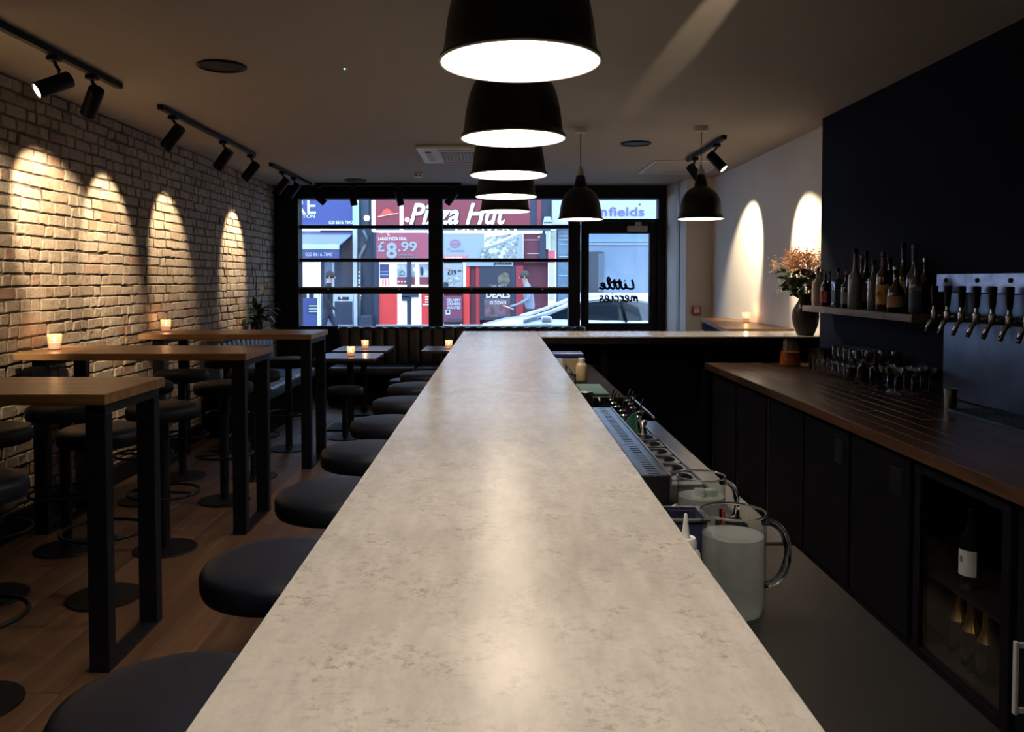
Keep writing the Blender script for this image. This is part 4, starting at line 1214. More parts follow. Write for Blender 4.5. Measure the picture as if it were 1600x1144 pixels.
# ------------------------------------------------------------------ jugs and small things below the bar edge
def jug(loc, rz, label, fill=0.155):
    t = thing('water_jug', label, 'jug', loc, rz)
    obj('glass', lathe(B(), [(0, 0.0), (0.055, 0.0), (0.0605, 0.008), (0.0615, 0.03), (0.0615, 0.192), (0.0635, 0.200), (0.062, 0.202), (0.0585, 0.193), (0.0585, 0.03), (0.054, 0.008), (0, 0.006)], 40), M_JUG, t, True, ang=50)
    w = obj('water', lathe(B(), [(0, 0.008), (0.053, 0.0085), (0.0582, 0.03), (0.0582, fill), (0, fill)], 40), M_FROST, t, True, ang=50)
    h = []
    for i in range(15):
        a = PI*(i/14)
        h.append((0.060+0.052*math.sin(a)**0.8, 0, 0.118+0.062*math.cos(a)))
    obj('handle', tube(B(), h, 0.0075, 12), M_SOLIDGLASS, t, True)
    obj('rim', tube(B(), ringpts(0, 0, 0.2015, 0.0612, 40), 0.0026, 8, True), M_SOLIDGLASS, t, True)
    return t
jug((0.452, 1.58, 0.8905), 0.12, 'tall misted glass water jug with a loop handle, nearest the camera', 0.158)
j2 = jug((0.525, 2.13, 0.829), 0.35, 'glass water jug in the ice bay, behind the tall misted jug', 0.15)
ice = B()
rng = random.Random(4)
for k in range(9):
    a = rng.uniform(0, 6.28); rr = rng.uniform(0, 0.035)
    obox(ice, (rr*math.cos(a), rr*math.sin(a), 0.152+rng.uniform(-0.006, 0.006)), (0.022, 0.022, 0.02), (rng.random()*3, rng.random()*3, rng.random()*3))
obj('ice_cube', ice, M_WATER, j2, kind='stuff')
sq = thing('squeeze_bottle', 'white squeeze bottle with a pointed nozzle beside the misted jug', 'bottle', (0.356, 1.56, 0.8905))
obj('body', lathe(B(), [(0, 0), (0.027, 0), (0.030, 0.006), (0.030, 0.115), (0.027, 0.130), (0.020, 0.138), (0, 0.138)], 28), simple('translucent_white_plastic', (0.62, 0.66, 0.62), 0.35), sq, True, ang=50)
obj('cap', lathe(B(), [(0.021, 0.136), (0.021, 0.152), (0.018, 0.158), (0, 0.158)], 24), M_WHITEPL, sq, True, ang=40)
obj('nozzle', lathe(B(), [(0.0085, 0.157), (0.0065, 0.17), (0.0035, 0.20), (0.0025, 0.203), (0, 0.203)], 16), M_WHITEPL, sq, True, ang=50)
tb = thing('garnish_tub', 'navy tub with a steel rim between the two jugs', 'tub', (0.385, 1.86, 0.8905))
NAVYP = simple('navy_plastic', (0.02, 0.025, 0.07), 0.45)
obj('tub', box(box(box(box(box(B(), -0.075, -0.071, -0.05, 0.05, 0.004, 0.115), 0.071, 0.075, -0.05, 0.05, 0.004, 0.115), -0.071, 0.071, -0.05, -0.046, 0.004, 0.115), -0.071, 0.071, 0.046, 0.05, 0.004, 0.115), -0.075, 0.075, -0.05, 0.05, 0, 0.004), NAVYP, tb)
ins = box(box(box(B(), -0.070, 0.070, 0.040, 0.0455, 0.02, 0.112), -0.0705, -0.066, -0.0455, 0.040, 0.02, 0.112), -0.066, 0.0705, -0.0455, 0.040, 0.005, 0.02)
obj('steel_insert', ins, M_STEEL, tb)
bm = B(); grate(bm, [(-0.082, -0.070, False), (-0.070, 0.070, True), (0.070, 0.082, False)], [(-0.058, -0.045, False), (-0.045, 0.045, True), (0.045, 0.058, False)], 0.120, 0.004)
obj('steel_rim', bm, M_STEEL, tb)
sc_ = thing('straw_caddy', 'small black caddy with red and dark picks behind the misted jug', 'caddy', (0.548, 1.93, 0.8905))
obj('caddy', box(box(box(box(box(B(), -0.03, -0.027, -0.03, 0.03, 0.003, 0.08), 0.027, 0.03, -0.03, 0.03, 0.003, 0.08), -0.027, 0.027, -0.03, -0.027, 0.003, 0.08), -0.027, 0.027, 0.027, 0.03, 0.003, 0.08), -0.03, 0.03, -0.03, 0.03, 0, 0.003), M_BLACK, sc_)
for k, (x, y, mt) in enumerate(((-0.018, -0.012, RED), (-0.014, 0.010, RED), (-0.02, 0.0, M_BLACK), (0.010, -0.006, M_BLACK), (0.016, 0.012, M_GREYPL))):
    obj('pick', tube(B(), [(x, y, 0.005), (x*1.3, y*1.2, 0.108)], 0.0035, 6), mt, sc_)
tong = thing('bar_tongs', 'bent steel tongs lying across the ice bay rim', 'tongs')
obj('arm', tube(B(), [(0.44, 2.36, 0.835), (0.52, 2.38, 0.872), (0.66, 2.40, 0.897)], 0.005, 8), M_CHROME, tong, True)
obj('arm', tube(B(), [(0.44, 2.41, 0.835), (0.52, 2.415, 0.874), (0.66, 2.41, 0.897)], 0.005, 8), M_CHROME, tong, True)
scp = thing('green_scoop', 'green triangular plastic scoop standing on the steel drainer', 'scoop', (0.575, 3.60, 0.8785))
GREENP = simple('green_plastic', (0.012, 0.075, 0.05), 0.5)
obj('blade', prism(B(), [(-0.05, 0.001), (0.02, 0.001), (0.02, 0.075), (0.008, 0.075)], 1, -0.004, 0.004), GREENP, scp)
obj('side', prism(B(), [(-0.03, 0.001), (0.03, 0.001), (0.012, 0.080), (-0.005, 0.080)], 0, 0.0205, 0.027), GREENP, scp)
for k, (x, y) in enumerate(((0.556, 3.70), (0.612, 3.66), (0.622, 3.55))):
    j = thing('jigger', 'small steel measuring cup on the drainer, ' + ('behind the green scoop', 'at the far aisle corner', 'beside the green scoop')[k], 'measure', (x, y, 0.8785), 0, 'measuring cups on the drainer')
    obj('bowl', lathe(B(), [(0, 0.0), (0.020, 0), (0.009, 0.022), (0.023, 0.052), (0.0215, 0.052), (0.007, 0.024), (0, 0.024)], 18), M_CHROME, j, True, ang=50)
# speed bottles with pourers
def speed(x, y, label):
    t = thing('speed_bottle', label, 'bottle', (x, y, 0.601), 0, 'speed bottles in the station well')
    obj('glass', lathe(B(), [(0, 0), (0.034, 0), (0.037, 0.006), (0.037, 0.18), (0.030, 0.21), (0.015, 0.24), (0.0135, 0.30), (0, 0.301)], 20), BM['dark'], t, True, ang=45)
    obj('pourer_collar', lathe(B(), [(0.0145, 0.30), (0.017, 0.304), (0.017, 0.312), (0.006, 0.320), (0, 0.320)], 16), M_CHROME, t, True, ang=40)
    obj('pourer_spout', tube(B(), [(0, 0, 0.318), (0.002, 0, 0.345), (0.012, -0.004, 0.375)], [0.005, 0.0042, 0.0034], 8), M_BLACK, t, True)
SP = [(0.590, 4.29, 'rear row'), (0.668, 4.26, 'rear row by the aisle'), (0.585, 4.18, 'second row'), (0.665, 4.15, 'second row by the aisle'), (0.583, 4.06, 'third row'), (0.655, 4.02, 'third row by the aisle'), (0.590, 3.93, 'front row'), (0.672, 3.90, 'front row by the aisle')]
for x, y, w_ in SP: speed(x, y, 'dark speed bottle with a steel pourer, ' + w_)
# things at the far end under the return
bt = thing('storage_tub', 'pale storage tub with a blue lid in the corner under the bar return', 'tub', (0.475, 5.75, 0.8905))
obj('tub', box(B(), -0.10, 0.10, -0.08, 0.08, 0, 0.11, 0.01, 2), simple('cream_tub_plastic', (0.48, 0.38, 0.22), 0.5), bt)
obj('lid', box(B(), -0.107, 0.107, -0.087, 0.087, 0.111, 0.142, 0.008, 2), simple('blue_lid', (0.015, 0.03, 0.16), 0.4), bt)
sb = thing('syrup_bottle', 'cream plastic syrup jug before the blue-lidded tub', 'bottle', (0.530, 5.30, 0.8905))
obj('body', lathe(B(), [(0, 0), (0.034, 0), (0.037, 0.006), (0.037, 0.09), (0.03, 0.108), (0.02, 0.114), (0, 0.114)], 22), simple('cream_syrup_plastic', (0.60, 0.47, 0.26), 0.45), sb, True, ang=50)
obj('cap', lathe(B(), [(0.021, 0.113), (0.021, 0.143), (0, 0.144)], 18), M_WHITEPL, sb, True, ang=40)
bx = thing('black_rack', 'long black plastic rack with rails, beside the bar edge near the syrup jug', 'rack', (0.395, 5.05, 0.8905))
obj('rack_base', box(B(), -0.045, 0.045, -0.32, 0.32, 0, 0.06, 0.003), M_BLACK, bx)
for x in (-0.042, 0.0, 0.042):
    obj('rail', tube(B(), [(x, -0.32, 0.062), (x, -0.32, 0.10), (x, 0.32, 0.10), (x, 0.32, 0.062)], 0.006, 6), M_DARKSTEEL, bx)
nb = thing('receipt_pad', 'pale blue and white pad propped behind the black rack', 'pad', (0.375, 5.46, 0.8905))
obj('pages', obox(B(), (0, 0, 0.065), (0.09, 0.012, 0.125), (-0.25, 0, 0.1)), simple('pale_pad_paper', (0.55, 0.66, 0.74), 0.7), nb)
obj('cover', obox(B(), (0.004, 0.016, 0.062), (0.092, 0.006, 0.118), (-0.25, 0, 0.1)), simple('lime_pad_cover', (0.55, 0.6, 0.2), 0.7), nb)
gb = tag(obj('cutting_board', box(B(), 0.46, 0.615, 4.60, 5.02, 0.8905, 0.904, 0.004, 2), GREENP), 'green plastic cutting board at the near edge of the dark sink counter', 'cutting board')
ca = thing('steel_canister', 'dark canister with a steel lid at the far end of the drip rail', 'canister', (0.432, 4.12, 0.601))
obj('body', lathe(B(), [(0, 0), (0.036, 0), (0.038, 0.004), (0.038, 0.36), (0, 0.36)], 26), M_DARKSTEEL, ca, True, ang=40)
obj('lid', lathe(B(), [(0.040, 0.361), (0.041, 0.366), (0.038, 0.378), (0.010, 0.382), (0, 0.382)], 26), M_CHROME, ca, True, ang=40)
fa = thing('bar_tap', 'short curved steel tap beside the canister', 'tap', (0.50, 4.20, 0.601))
obj('neck', tube(B(), [(0, 0, 0), (0, 0, 0.31), (0.004, -0.02, 0.335), (0.006, -0.05, 0.335), (0.007, -0.065, 0.315)], 0.009, 10), M_CHROME, fa, True)
obj('flange', lathe(B(), [(0.018, 0), (0.018, 0.008), (0, 0.009)], 16), M_CHROME, fa)
# ------------------------------------------------------------------ the street outside
YF = 20.0
K = YF/1290
def ex(px): return (px-780)*K
def ez(py): return EYE-(py-437)*K
GZ = -0.15
struct('street', box(B(), -16, 16, YW+1.9, 17.6, GZ-0.2, GZ), simple('asphalt', (0.10, 0.10, 0.105), 0.8, var=0.3, vscale=3))
struct('pavement', box(box(B(), -16, 16, YW+0.13, YW+1.9, GZ-0.2, GZ+0.10), -16, 16, 17.6, 22, GZ-0.2, GZ+0.10), simple('paving', (0.22, 0.22, 0.22), 0.8, var=0.2, vscale=2))
def P(name, col, rough=0.6, **k): return simple(name, col, rough, **k)
C_RED = P('shop_red', (0.70, 0.045, 0.035)); C_DRED = P('sign_dark_red', (0.22, 0.030, 0.040)); C_MAROON = P('maroon_panel', (0.13, 0.025, 0.04))
C_BLUE = P('fascia_blue', (0.045, 0.058, 0.19)); C_NAVY = P('navy_front', (0.02, 0.03, 0.055)); C_GREYB = P('grey_blue_render', (0.17, 0.23, 0.30), var=0.12, vscale=2)
C_AWN = P('awning_cloth', (0.20, 0.24, 0.40)); C_WHITE = P('sign_white', (0.80, 0.82, 0.84)); C_PALE = P('pale_frame', (0.42, 0.47, 0.56))
C_DARK = P('dark_shop_glass', (0.018, 0.024, 0.035), 0.15); C_STONE = P('pale_stone', (0.36, 0.36, 0.35), var=0.15, vscale=3)
C_LIT = P('lit_shop_window', (0.8, 0.8, 0.8), emit=(1, 0.97, 0.95), es=0.9); C_TUBE = P('lit_sign_tube', (0.9, 0.9, 0.9), emit=(0.95, 0.95, 1.0), es=1.6)
C_PALESIGN = P('pale_sign_board', (0.40, 0.42, 0.43), emit=(0.62, 0.80, 0.95), es=0.12); C_LETTER = P('lit_letters', (0.9, 0.9, 0.88), emit=(1, 1, 0.97), es=0.6)  # sign board: pale grey base plus a faint blue emission
C_YEL = P('yellow_lit_letters', (0.8, 0.72, 0.4), emit=(1, 0.9, 0.5), es=0.6); C_LILAC = P('lilac_letters', (0.13, 0.11, 0.30)); C_BLK = P('sign_black', (0.012, 0.012, 0.016))
C_PINK = P('banner_red', (0.34, 0.07, 0.10)); C_BANNER = P('banner_pale_blue', (0.30, 0.335, 0.36)); C_SALMON = P('salmon_ribbon', (0.66, 0.20, 0.17))
def slab(name, parent, x0, x1, y0, y1, mat, d=YF, th=0.05, bev=0.0):
    """front panel: edges given as places on the facade plane, front face at depth d"""
    return obj(name, box(B(), ex(x0), ex(x1), d, d+th, ez(y1), ez(y0), bev), mat, parent)
def text(body, x0, x1, base, parent, mat, d, hpx=None, shear=0.0, bold=0.0, name='lettering', th=0.006):
    c = bpy.data.curves.new(name, 'FONT'); c.body = body; c.extrude = th; c.shear = shear; c.offset = bold
    c.resolution_u = 3
    o = bpy.data.objects.new(name, c); COL.objects.link(o); c.materials.append(mat)
    o.rotation_euler = (PI/2, 0, 0)
    bpy.context.view_layer.update()
    w, h = o.dimensions.x, o.dimensions.y
    s = (ex(x1)-ex(x0))/max(w, 1e-3)
    sy = s if hpx is None else hpx*K/max(h, 1e-3)
    bb = o.bound_box
    o.scale = (s, sy, 1)
    o.location = (ex(x0)-bb[0][0]*s, d, ez(base)-min(v[1] for v in bb)*sy)
    bpy.context.view_layer.update()
    me = bpy.data.meshes.new_from_object(o.evaluated_get(bpy.context.evaluated_depsgraph_get()))
    mw = o.matrix_world.copy(); bpy.data.objects.remove(o); bpy.data.curves.remove(c)
    o = bpy.data.objects.new(name, me); COL.objects.link(o); o.matrix_world = mw
    o.parent = parent
    return o

# main terrace wall above and behind the shop fronts
upper = thing('terrace_building', 'pale stone upper storey above the row of shops across the street', 'building', (0, 0, 0))
obj('wall', box(B(), -14, 14, YF+0.55, YF+1.2, ez(305), 6.6), C_STONE, upper)
obj('cornice', box(B(), -14, 14, YF+0.47, YF+0.55, ez(308.5), ez(301), 0.02), C_STONE, upper)
for x in (-8.2, -5.6, -3.0, -0.4, 2.2, 4.8, 7.4):
    w_ = obj('window', box(B(), x, x+1.1, YF+0.50, YF+0.56, 4.3, 5.9, 0.01), C_PALE, upper)
    obj('pane', box(B(), x+0.08, x+1.02, YF+0.49, YF+0.5, 4.4, 5.8), C_DARK, w_)

# --- blue shop
bs = thing('blue_shop_front', 'blue shop front with white lettering and a grey-blue awning', 'shop')
slab('fascia', bs, 395, 552.5, 309, 352, C_BLUE, YF+0.05, 0.4)
text('RE', 460.5, 494, 334, bs, C_WHITE, YF+0.04, 24)
text('CTION', 468, 492, 340.8, bs, C_WHITE, YF+0.04, 5.5)
text('020 8616 7840', 514, 551, 350.3, bs, C_WHITE, YF+0.04, 5.2)
slab('light_strip', bs, 440, 553, 355.5, 359, C_TUBE, YF, 0.06)
aw = B()
A = [(ex(430), YF+0.35, ez(360)), (ex(552), YF+0.35, ez(360)), (ex(540), YF-0.75, ez(384.5)), (ex(430), YF-0.75, ez(384.5))]
f1 = [aw.verts.new(v) for v in A]; f2 = [aw.verts.new((v[0], v[1], v[2]-0.03)) for v in A]
aw.faces.new(f1); aw.faces.new(list(reversed(f2)))
for i in range(4): aw.faces.new((f1[(i+1) % 4], f1[i], f2[i], f2[(i+1) % 4]))
obj('awning', aw, C_AWN, bs)
slab('awning_bar', bs, 430, 540, 384, 391.5, P('awning_pale_bar', (0.42, 0.52, 0.68)), YF-0.80, 0.06)
slab('awning_valance', bs, 430, 540, 391.5, 406, P('awning_valance_blue', (0.04, 0.05, 0.15)), YF-0.78, 0.03)
text('020 8616 7840', 490, 530, 402, bs, C_PALE, YF-0.80, 5.6)
slab('shop_window', bs, 430, 498, 404, 449, C_LIT, YF+0.12, 0.05)
slab('stall_riser', bs, 430, 497, 465.5, 513, C_BLUE, YF+0.05, 0.15)
slab('window_sill', bs, 430, 498, 449, 465, C_WHITE, YF+0.08, 0.12)
for i, (a, b) in enumerate(((470, 478), (482, 489))):
    slab('shop_display', bs, a, b, 459, 466, C_BLK, YF+0.06, 0.03)
slab('notice_frame', bs, 480, 496, 475, 490, C_NAVY, YF+0.03, 0.02)
for yy in (477, 481.5, 486):
    slab('notice_line', bs, 482, 495.5, yy, yy+2, C_PALE, YF+0.022, 0.01)
slab('door_post', bs, 495.5, 499, 463, 513, C_WHITE, YF+0.02, 0.1)
slab('door', bs, 498, 520.5, 406, 513, C_GREYB, YF+0.25, 0.08)
slab('door_rail', bs, 499, 503, 406, 450, C_NAVY, YF+0.23, 0.02)
slab('door_rail', bs, 516.5, 520.5, 410, 513, C_PALE, YF+0.2, 0.05)
slab('side_panel', bs, 498, 552, 359, 405, C_NAVY, YF+0.22, 0.1)
slab('side_panel', bs, 520, 551, 406, 462, C_NAVY, YF+0.2, 0.1)
cm = slab('cash_machine', bs, 520.5, 553, 459.5, 513, C_PALE, YF+0.0, 0.25, 0.01)
obj('dark_panel', box(B(), ex(523), ex(550.5), YF-0.02, YF-0.002, ez(507), ez(471)), C_NAVY, cm)
obj('screen', box(B(), ex(528), ex(545), YF-0.02, YF-0.002, ez(468.5), ez(464)), C_BLK, cm)
slab('pilaster', bs, 551.5, 558, 309, 513, C_PALE, YF+0.0, 0.3)
slab('pilaster', bs, 553, 562, 311, 354, P('pilaster_pale_blue', (0.36, 0.46, 0.56)), YF-0.04, 0.03)

# --- dark gap between the shops
gp = thing('dark_shop_bay', 'dark narrow bay with a drainpipe between the blue and red shops', 'shop')
slab('wall', gp, 558.3, 584, 309, 513, C_NAVY, YF+0.15, 0.25)
slab('pipe_chase', gp, 563, 576, 311, 355, P('slate_recess', (0.03, 0.045, 0.07)), YF+0.1, 0.05)
obj('drainpipe', tube(B(), [(ex(568), YF+0.02, ez(360)), (ex(574), YF+0.02, ez(372)), (ex(570), YF+0.02, ez(385)), (ex(562), YF+0.04, ez(400)), (ex(561.5), YF+0.04, ez(513))], 0.035, 8), P('old_pipe', (0.10, 0.14, 0.17)), gp, True)
for yy in (424, 430, 437, 441, 447):
    slab('door_number', gp, 560, 563, yy, yy+2.2, C_WHITE, YF-0.01, 0.01)
obj('globe_lamp', lathe(B(), [(0, -0.075), (0.05, -0.06), (0.075, 0), (0.06, 0.05), (0, 0.075)], 16, (ex(574), YF-0.02, ez(341.5))), C_TUBE, gp, True)
obj('bin', box(B(), ex(566), ex(584), YF-0.35, YF+0.1, GZ+0.10, ez(492), 0.03, 2), C_NAVY, gp)

# --- red pizza shop
ps = thing('pizza_shop_front', 'red pizza shop front with white script sign, posters and lit windows', 'shop')
slab('fascia', ps, 585, 828, 309, 353.5, C_DRED, YF+0.05, 0.4)
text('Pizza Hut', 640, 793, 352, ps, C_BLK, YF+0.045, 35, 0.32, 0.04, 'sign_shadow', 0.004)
text('Pizza Hut', 640, 792, 351, ps, C_LETTER, YF+0.03, 33, 0.32, 0.02, 'sign_script', 0.012)
obj('sign_dot', lathe(B(), [(0, 0), (0.06, 0.0), (0.06, 0.01), (0, 0.01)], 16, M=Matrix.Translation((ex(636.5), YF+0.035, ez(343.5))) @ Matrix.Rotation(PI/2, 4, 'X')), C_LETTER, ps)
hat = [(591, 336.5), (596, 335.3), (599, 329), (604, 326.5), (609, 327.5), (612, 331.5), (615, 333.2), (622, 333.2), (610, 335), (600, 337), (591, 339.3)]
obj('hat_emblem', prism(B(), [(ex(a), ez(b)) for a, b in hat], 1, YF+0.03, YF+0.045), P('emblem_red', (0.75, 0.06, 0.04), emit=(0.9, 0.1, 0.06), es=0.5), ps)
obj('hat_brim_line', tube(B(), [(ex(590.5), YF+0.027, ez(339.6)), (ex(600), YF+0.027, ez(337.4)), (ex(611), YF+0.027, ez(335.4)), (ex(622.5), YF+0.027, ez(334))], 0.008, 6), C_WHITE, ps)
for a, b in ((581.8, 587), (625.5, 630.5)):
    slab('light_tube', ps, a, b, 311, 362, C_TUBE, YF-0.03, 0.06)
slab('light_strip', ps, 584, 672, 360.3, 363.4, C_TUBE, YF-0.03, 0.06)
slab('light_strip', ps, 690, 847, 361, 364.6, C_TUBE, YF-0.03, 0.06)
slab('soffit', ps, 586, 860, 353.5, 360.5, P('soffit_slate', (0.06, 0.085, 0.12)), YF-0.02, 0.3)
text('DELIVERY', 712, 813, 362, ps, C_YEL, YF-0.05, 9.0, 0, 0.02, 'sign_lettering', 0.01)
bnr = slab('price_banner', ps, 588.5, 669, 364, 407.5, C_PINK, YF-0.02, 0.02)
text('LARGE PIZZA DEAL', 592, 636.5, 375.8, ps, C_WHITE, YF-0.03, 4.8, 0, 0.012, 'banner_lettering')
text('£', 591, 601.5, 394, ps, C_BANNER, YF-0.03, 16.5, 0, 0.02, 'banner_price')
text('8', 604, 621, 404.2, ps, C_BANNER, YF-0.03, 25, 0, 0.03, 'banner_price')
text('.99', 622, 652, 394, ps, C_BANNER, YF-0.03, 16.5, 0, 0.025, 'banner_price')
text('LIMITED TIME', 623.5, 645, 400.2, ps, C_BANNER, YF-0.03, 2.8, 0, 0.0, 'banner_lettering')
text('COLLECTION ONLY', 623, 656, 404.6, ps, C_BANNER, YF-0.03, 2.4, 0, 0.0, 'banner_lettering')
slab('banner_edge', ps, 665, 670, 366, 409, C_BANNER, YF-0.012, 0.012)
slab('shop_interior', ps, 590, 692, 404, 462, C_LIT, YF+0.35, 0.05)
# left shop windows of the red shop
w_ = slab('poster', ps, 593, 607.5, 413, 435, P('poster_navy', (0.05, 0.05, 0.14)), YF+0.05, 0.02)
slab('poster_line', ps, 594, 607, 424, 425.2, P('poster_blue', (0.25, 0.34, 0.55)), YF+0.045, 0.01)
slab('poster_line', ps, 594, 607, 428.5, 430, P('poster_blue2', (0.25, 0.34, 0.55)), YF+0.045, 0.01)
for a in (597, 601, 606):
    slab('window_sticker', ps, a, a+2.2, 436, 447, C_SALMON, YF+0.05, 0.01)
for a, b in ((620, 636), (642.5, 648), (655, 670)):
    slab('poster', ps, a, b, 433, 445, P('menu_maroon', (0.24, 0.045, 0.06)), YF+0.05, 0.02)
    slab('poster', ps, a, b, 412, 433, P('menu_pale', (0.36, 0.38, 0.40), var=0.5, vscale=6), YF+0.05, 0.02)
for a in (621.5, 626.5, 631.5):
    slab('poster_dot', ps, a, a+2.4, 439, 441.3, C_WHITE, YF+0.045, 0.01)
obj('poster_ring', tube(B(), [(ex(628)+0.055*math.cos(q*0.4), YF+0.045, ez(427)+0.05*math.sin(q*0.4)) for q in range(16)], 0.012, 5, True), P('poster_grey', (0.12, 0.15, 0.18)), ps)
obj('poster_plate', lathe(B(), [(0, 0), (0.065, 0), (0.065, 0.01), (0, 0.01)], 16, M=Matrix.Translation((ex(659), YF+0.045, ez(424))) @ Matrix.Diagonal((0.6, 1, 1.6, 1)) @ Matrix.Rotation(PI/2, 4, 'X')), C_NAVY, ps)
slab('hanging_tag', ps, 646, 651, 418, 424, C_WHITE, YF+0.04, 0.01)
slab('window_mullion', ps, 636, 642.2, 404, 513, C_NAVY, YF-0.02, 0.12)
slab('door_closer_box', ps, 628, 654, 459, 464.5, C_NAVY, YF-0.06, 0.08)
slab('door_closer_box', ps, 628, 640, 463, 470, C_NAVY, YF-0.06, 0.08)
slab('lower_panel', ps, 588, 620.5, 449, 507, C_RED, YF+0.04, 0.08)
slab('lower_panel', ps, 620.5, 658, 449, 507, P('lit_white_panel', (0.8, 0.8, 0.8), emit=(1, 1, 1), es=0.5), YF+0.04, 0.08)
slab('lower_panel', ps, 658, 691, 449, 507, C_RED, YF+0.04, 0.08)
for yy in (463, 467, 471, 475.2):
    slab('panel_stripe', ps, 664 if yy < 475 else 660.5, 674.5, yy, yy+2, C_WHITE, YF+0.03, 0.01)
slab('kerb_step', ps, 588, 692, 507, 514, P('step_grey', (0.35, 0.36, 0.36)), YF-0.1, 0.2)
slab('shop_post', ps, 584.3, 591.7, 363, 513, C_NAVY, YF+0.0, 0.12)
slab('shop_post', ps, 671, 690.5, 309, 513, C_NAVY, YF-0.02, 0.1)
# right shop window of the red shop
bn = slab('pale_banner', ps, 690, 757, 363.5, 408, C_BANNER, YF-0.01, 0.02)
ft = simple('food_print', (0.34, 0.36, 0.36), 0.6)
m, n, p, o = nt('pizza_print')
v = coords(n, 'Position', (7, 7, 7)); vo = N(n, 'ShaderNodeTexVoronoi'); vo.inputs['Scale'].default_value = 1.6
n.links.new(v, vo.inputs['Vector'])
c = mix(n, noise_tex(n, v, 2.4, 5, 0.7), ramp(n, vo.outputs['Distance'], [(0.15, (0.10, 0.10, 0.08)), (0.5, (0.45, 0.44, 0.38))]), (0.10, 0.12, 0.14))
c = mix(n, ramp(n, noise_tex(n, v, 1.3, 2), [(0.5, (0, 0, 0)), (0.62, (1, 1, 1))]), c, (0.55, 0.56, 0.52))
n.links.new(c, p.inputs['Base Color']); p.inputs['Roughness'].default_value = 0.6
M_PIZZA = m
obj('food_picture', prism(B(), [(ex(750), ez(408)), (ex(752), ez(389)), (ex(786), ez(377)), (ex(812), ez(366.5)), (ex(809), ez(408))], 1, YF-0.03, YF-0.012), M_PIZZA, ps)
obj('food_picture', prism(B(), [(ex(757), ez(378)), (ex(760), ez(371)), (ex(797), ez(366)), (ex(806), ez(366)), (ex(786), ez(374)), (ex(768), ez(382))], 1, YF-0.03, YF-0.012), M_PIZZA, ps)
obj('banner_fold', prism(B(), [(ex(756), ez(387)), (ex(786), ez(377)), (ex(812), ez(365)), (ex(817), ez(367)), (ex(817.5), ez(408)), (ex(806), ez(408)), (ex(810), ez(372)), (ex(784), ez(381)), (ex(757), ez(390.5))], 1, YF-0.045, YF-0.031), C_BANNER, ps)
bd = lathe(B(), [(0.085, 0), (0.13, 0), (0.13, 0.01), (0.085, 0.01)], 24, M=Matrix.Translation((ex(711.5), YF-0.012, ez(381))) @ Matrix.Diagonal((1, 1, 0.8, 1)) @ Matrix.Rotation(PI/2, 4, 'X'))
obj('banner_badge', bd, P('badge_rose', (0.34, 0.16, 0.24)), ps)
obj('badge_bar', box(B(), ex(705), ex(718), YF-0.024, YF-0.012, ez(382.5), ez(379.5)), P('badge_rose2', (0.34, 0.16, 0.24)), ps)
for a, b, y0, y1 in ((699, 703, 388, 390.5), (703, 719, 391, 393.2), (719, 725, 390.6, 393.4)):
    slab('banner_text_line', ps, a, b, y0, y1, P('badge_grey', (0.22, 0.22, 0.32)), YF-0.02, 0.01)
obj('ribbon', prism(B(), [(ex(694), ez(407)), (ex(694), ez(399.5)), (ex(731), ez(399.2)), (ex(728), ez(402.5)), (ex(731.5), ez(407))], 1, YF-0.03, YF-0.012), C_SALMON, ps)
for a in range(7):
    slab('ribbon_letter', ps, 697+a*3.8, 699.6+a*3.8, 401.3, 404.6, P('ribbon_cream', (0.7, 0.6, 0.58)), YF-0.036, 0.006)
slab('window_back', ps, 692, 857.5, 404, 513, C_MAROON, YF+0.3, 0.05)
ppo = slab('price_poster', ps, 690, 722.5, 411.5, 450.5, P('poster_cool_white', (0.32, 0.35, 0.38)), YF+0.0, 0.02)
text('£19', 699.5, 713, 429.5, ps, C_BLK, YF-0.01, 7.8, 0, 0.02, 'poster_price')
text('.99', 714.5, 720.5, 425, ps, C_BLK, YF-0.01, 3.2, 0, 0.0, 'poster_price')
slab('poster_line', ps, 696, 704, 419, 421.5, C_SALMON, YF-0.006, 0.006)
for a, b, r_ in ((704, 440, 0.11), (695.5, 446, 0.08), (715.5, 436, 0.07)):
    obj('poster_plate', lathe(B(), [(0, 0), (r_, 0), (r_, 0.008), (0, 0.008)], 18, M=Matrix.Translation((ex(a), YF-0.002, ez(b))) @ Matrix.Rotation(PI/2, 4, 'X')), M_PIZZA if r_ != 0.08 else C_NAVY, ps)
slab('window_post', ps, 723.5, 728, 411, 450, C_WHITE, YF-0.02, 0.05)
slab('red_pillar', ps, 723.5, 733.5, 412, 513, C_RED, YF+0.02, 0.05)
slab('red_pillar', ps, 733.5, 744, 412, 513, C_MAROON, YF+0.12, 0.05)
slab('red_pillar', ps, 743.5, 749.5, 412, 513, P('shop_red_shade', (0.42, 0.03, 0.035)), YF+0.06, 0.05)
slab('banner_foot', ps, 722, 802, 408, 416, C_BANNER, YF-0.0, 0.02)
text('pizza', 771, 800, 415, ps, C_BLK, YF-0.012, 6, 0.2, 0.03, 'banner_lettering')
dp = slab('dark_poster', ps, 749.5, 805, 416, 500, P('poster_charcoal', (0.030, 0.032, 0.048)), YF+0.03, 0.03)
slab('poster_edge', ps, 799, 806, 416, 500, C_NAVY, YF+0.02, 0.02)
text('THE BEST', 764, 792.5, 449.5, ps, P('poster_grey_letter', (0.40, 0.41, 0.48)), YF+0.02, 4.6, 0, 0.0, 'poster_lettering')
text('DEALS', 759.5, 797, 465.5, ps, C_WHITE, YF+0.02, 10, 0, 0.02, 'poster_lettering')
text('IN TOWN', 765, 791, 476, ps, C_WHITE, YF+0.02, 6, 0.1, 0.0, 'poster_lettering')
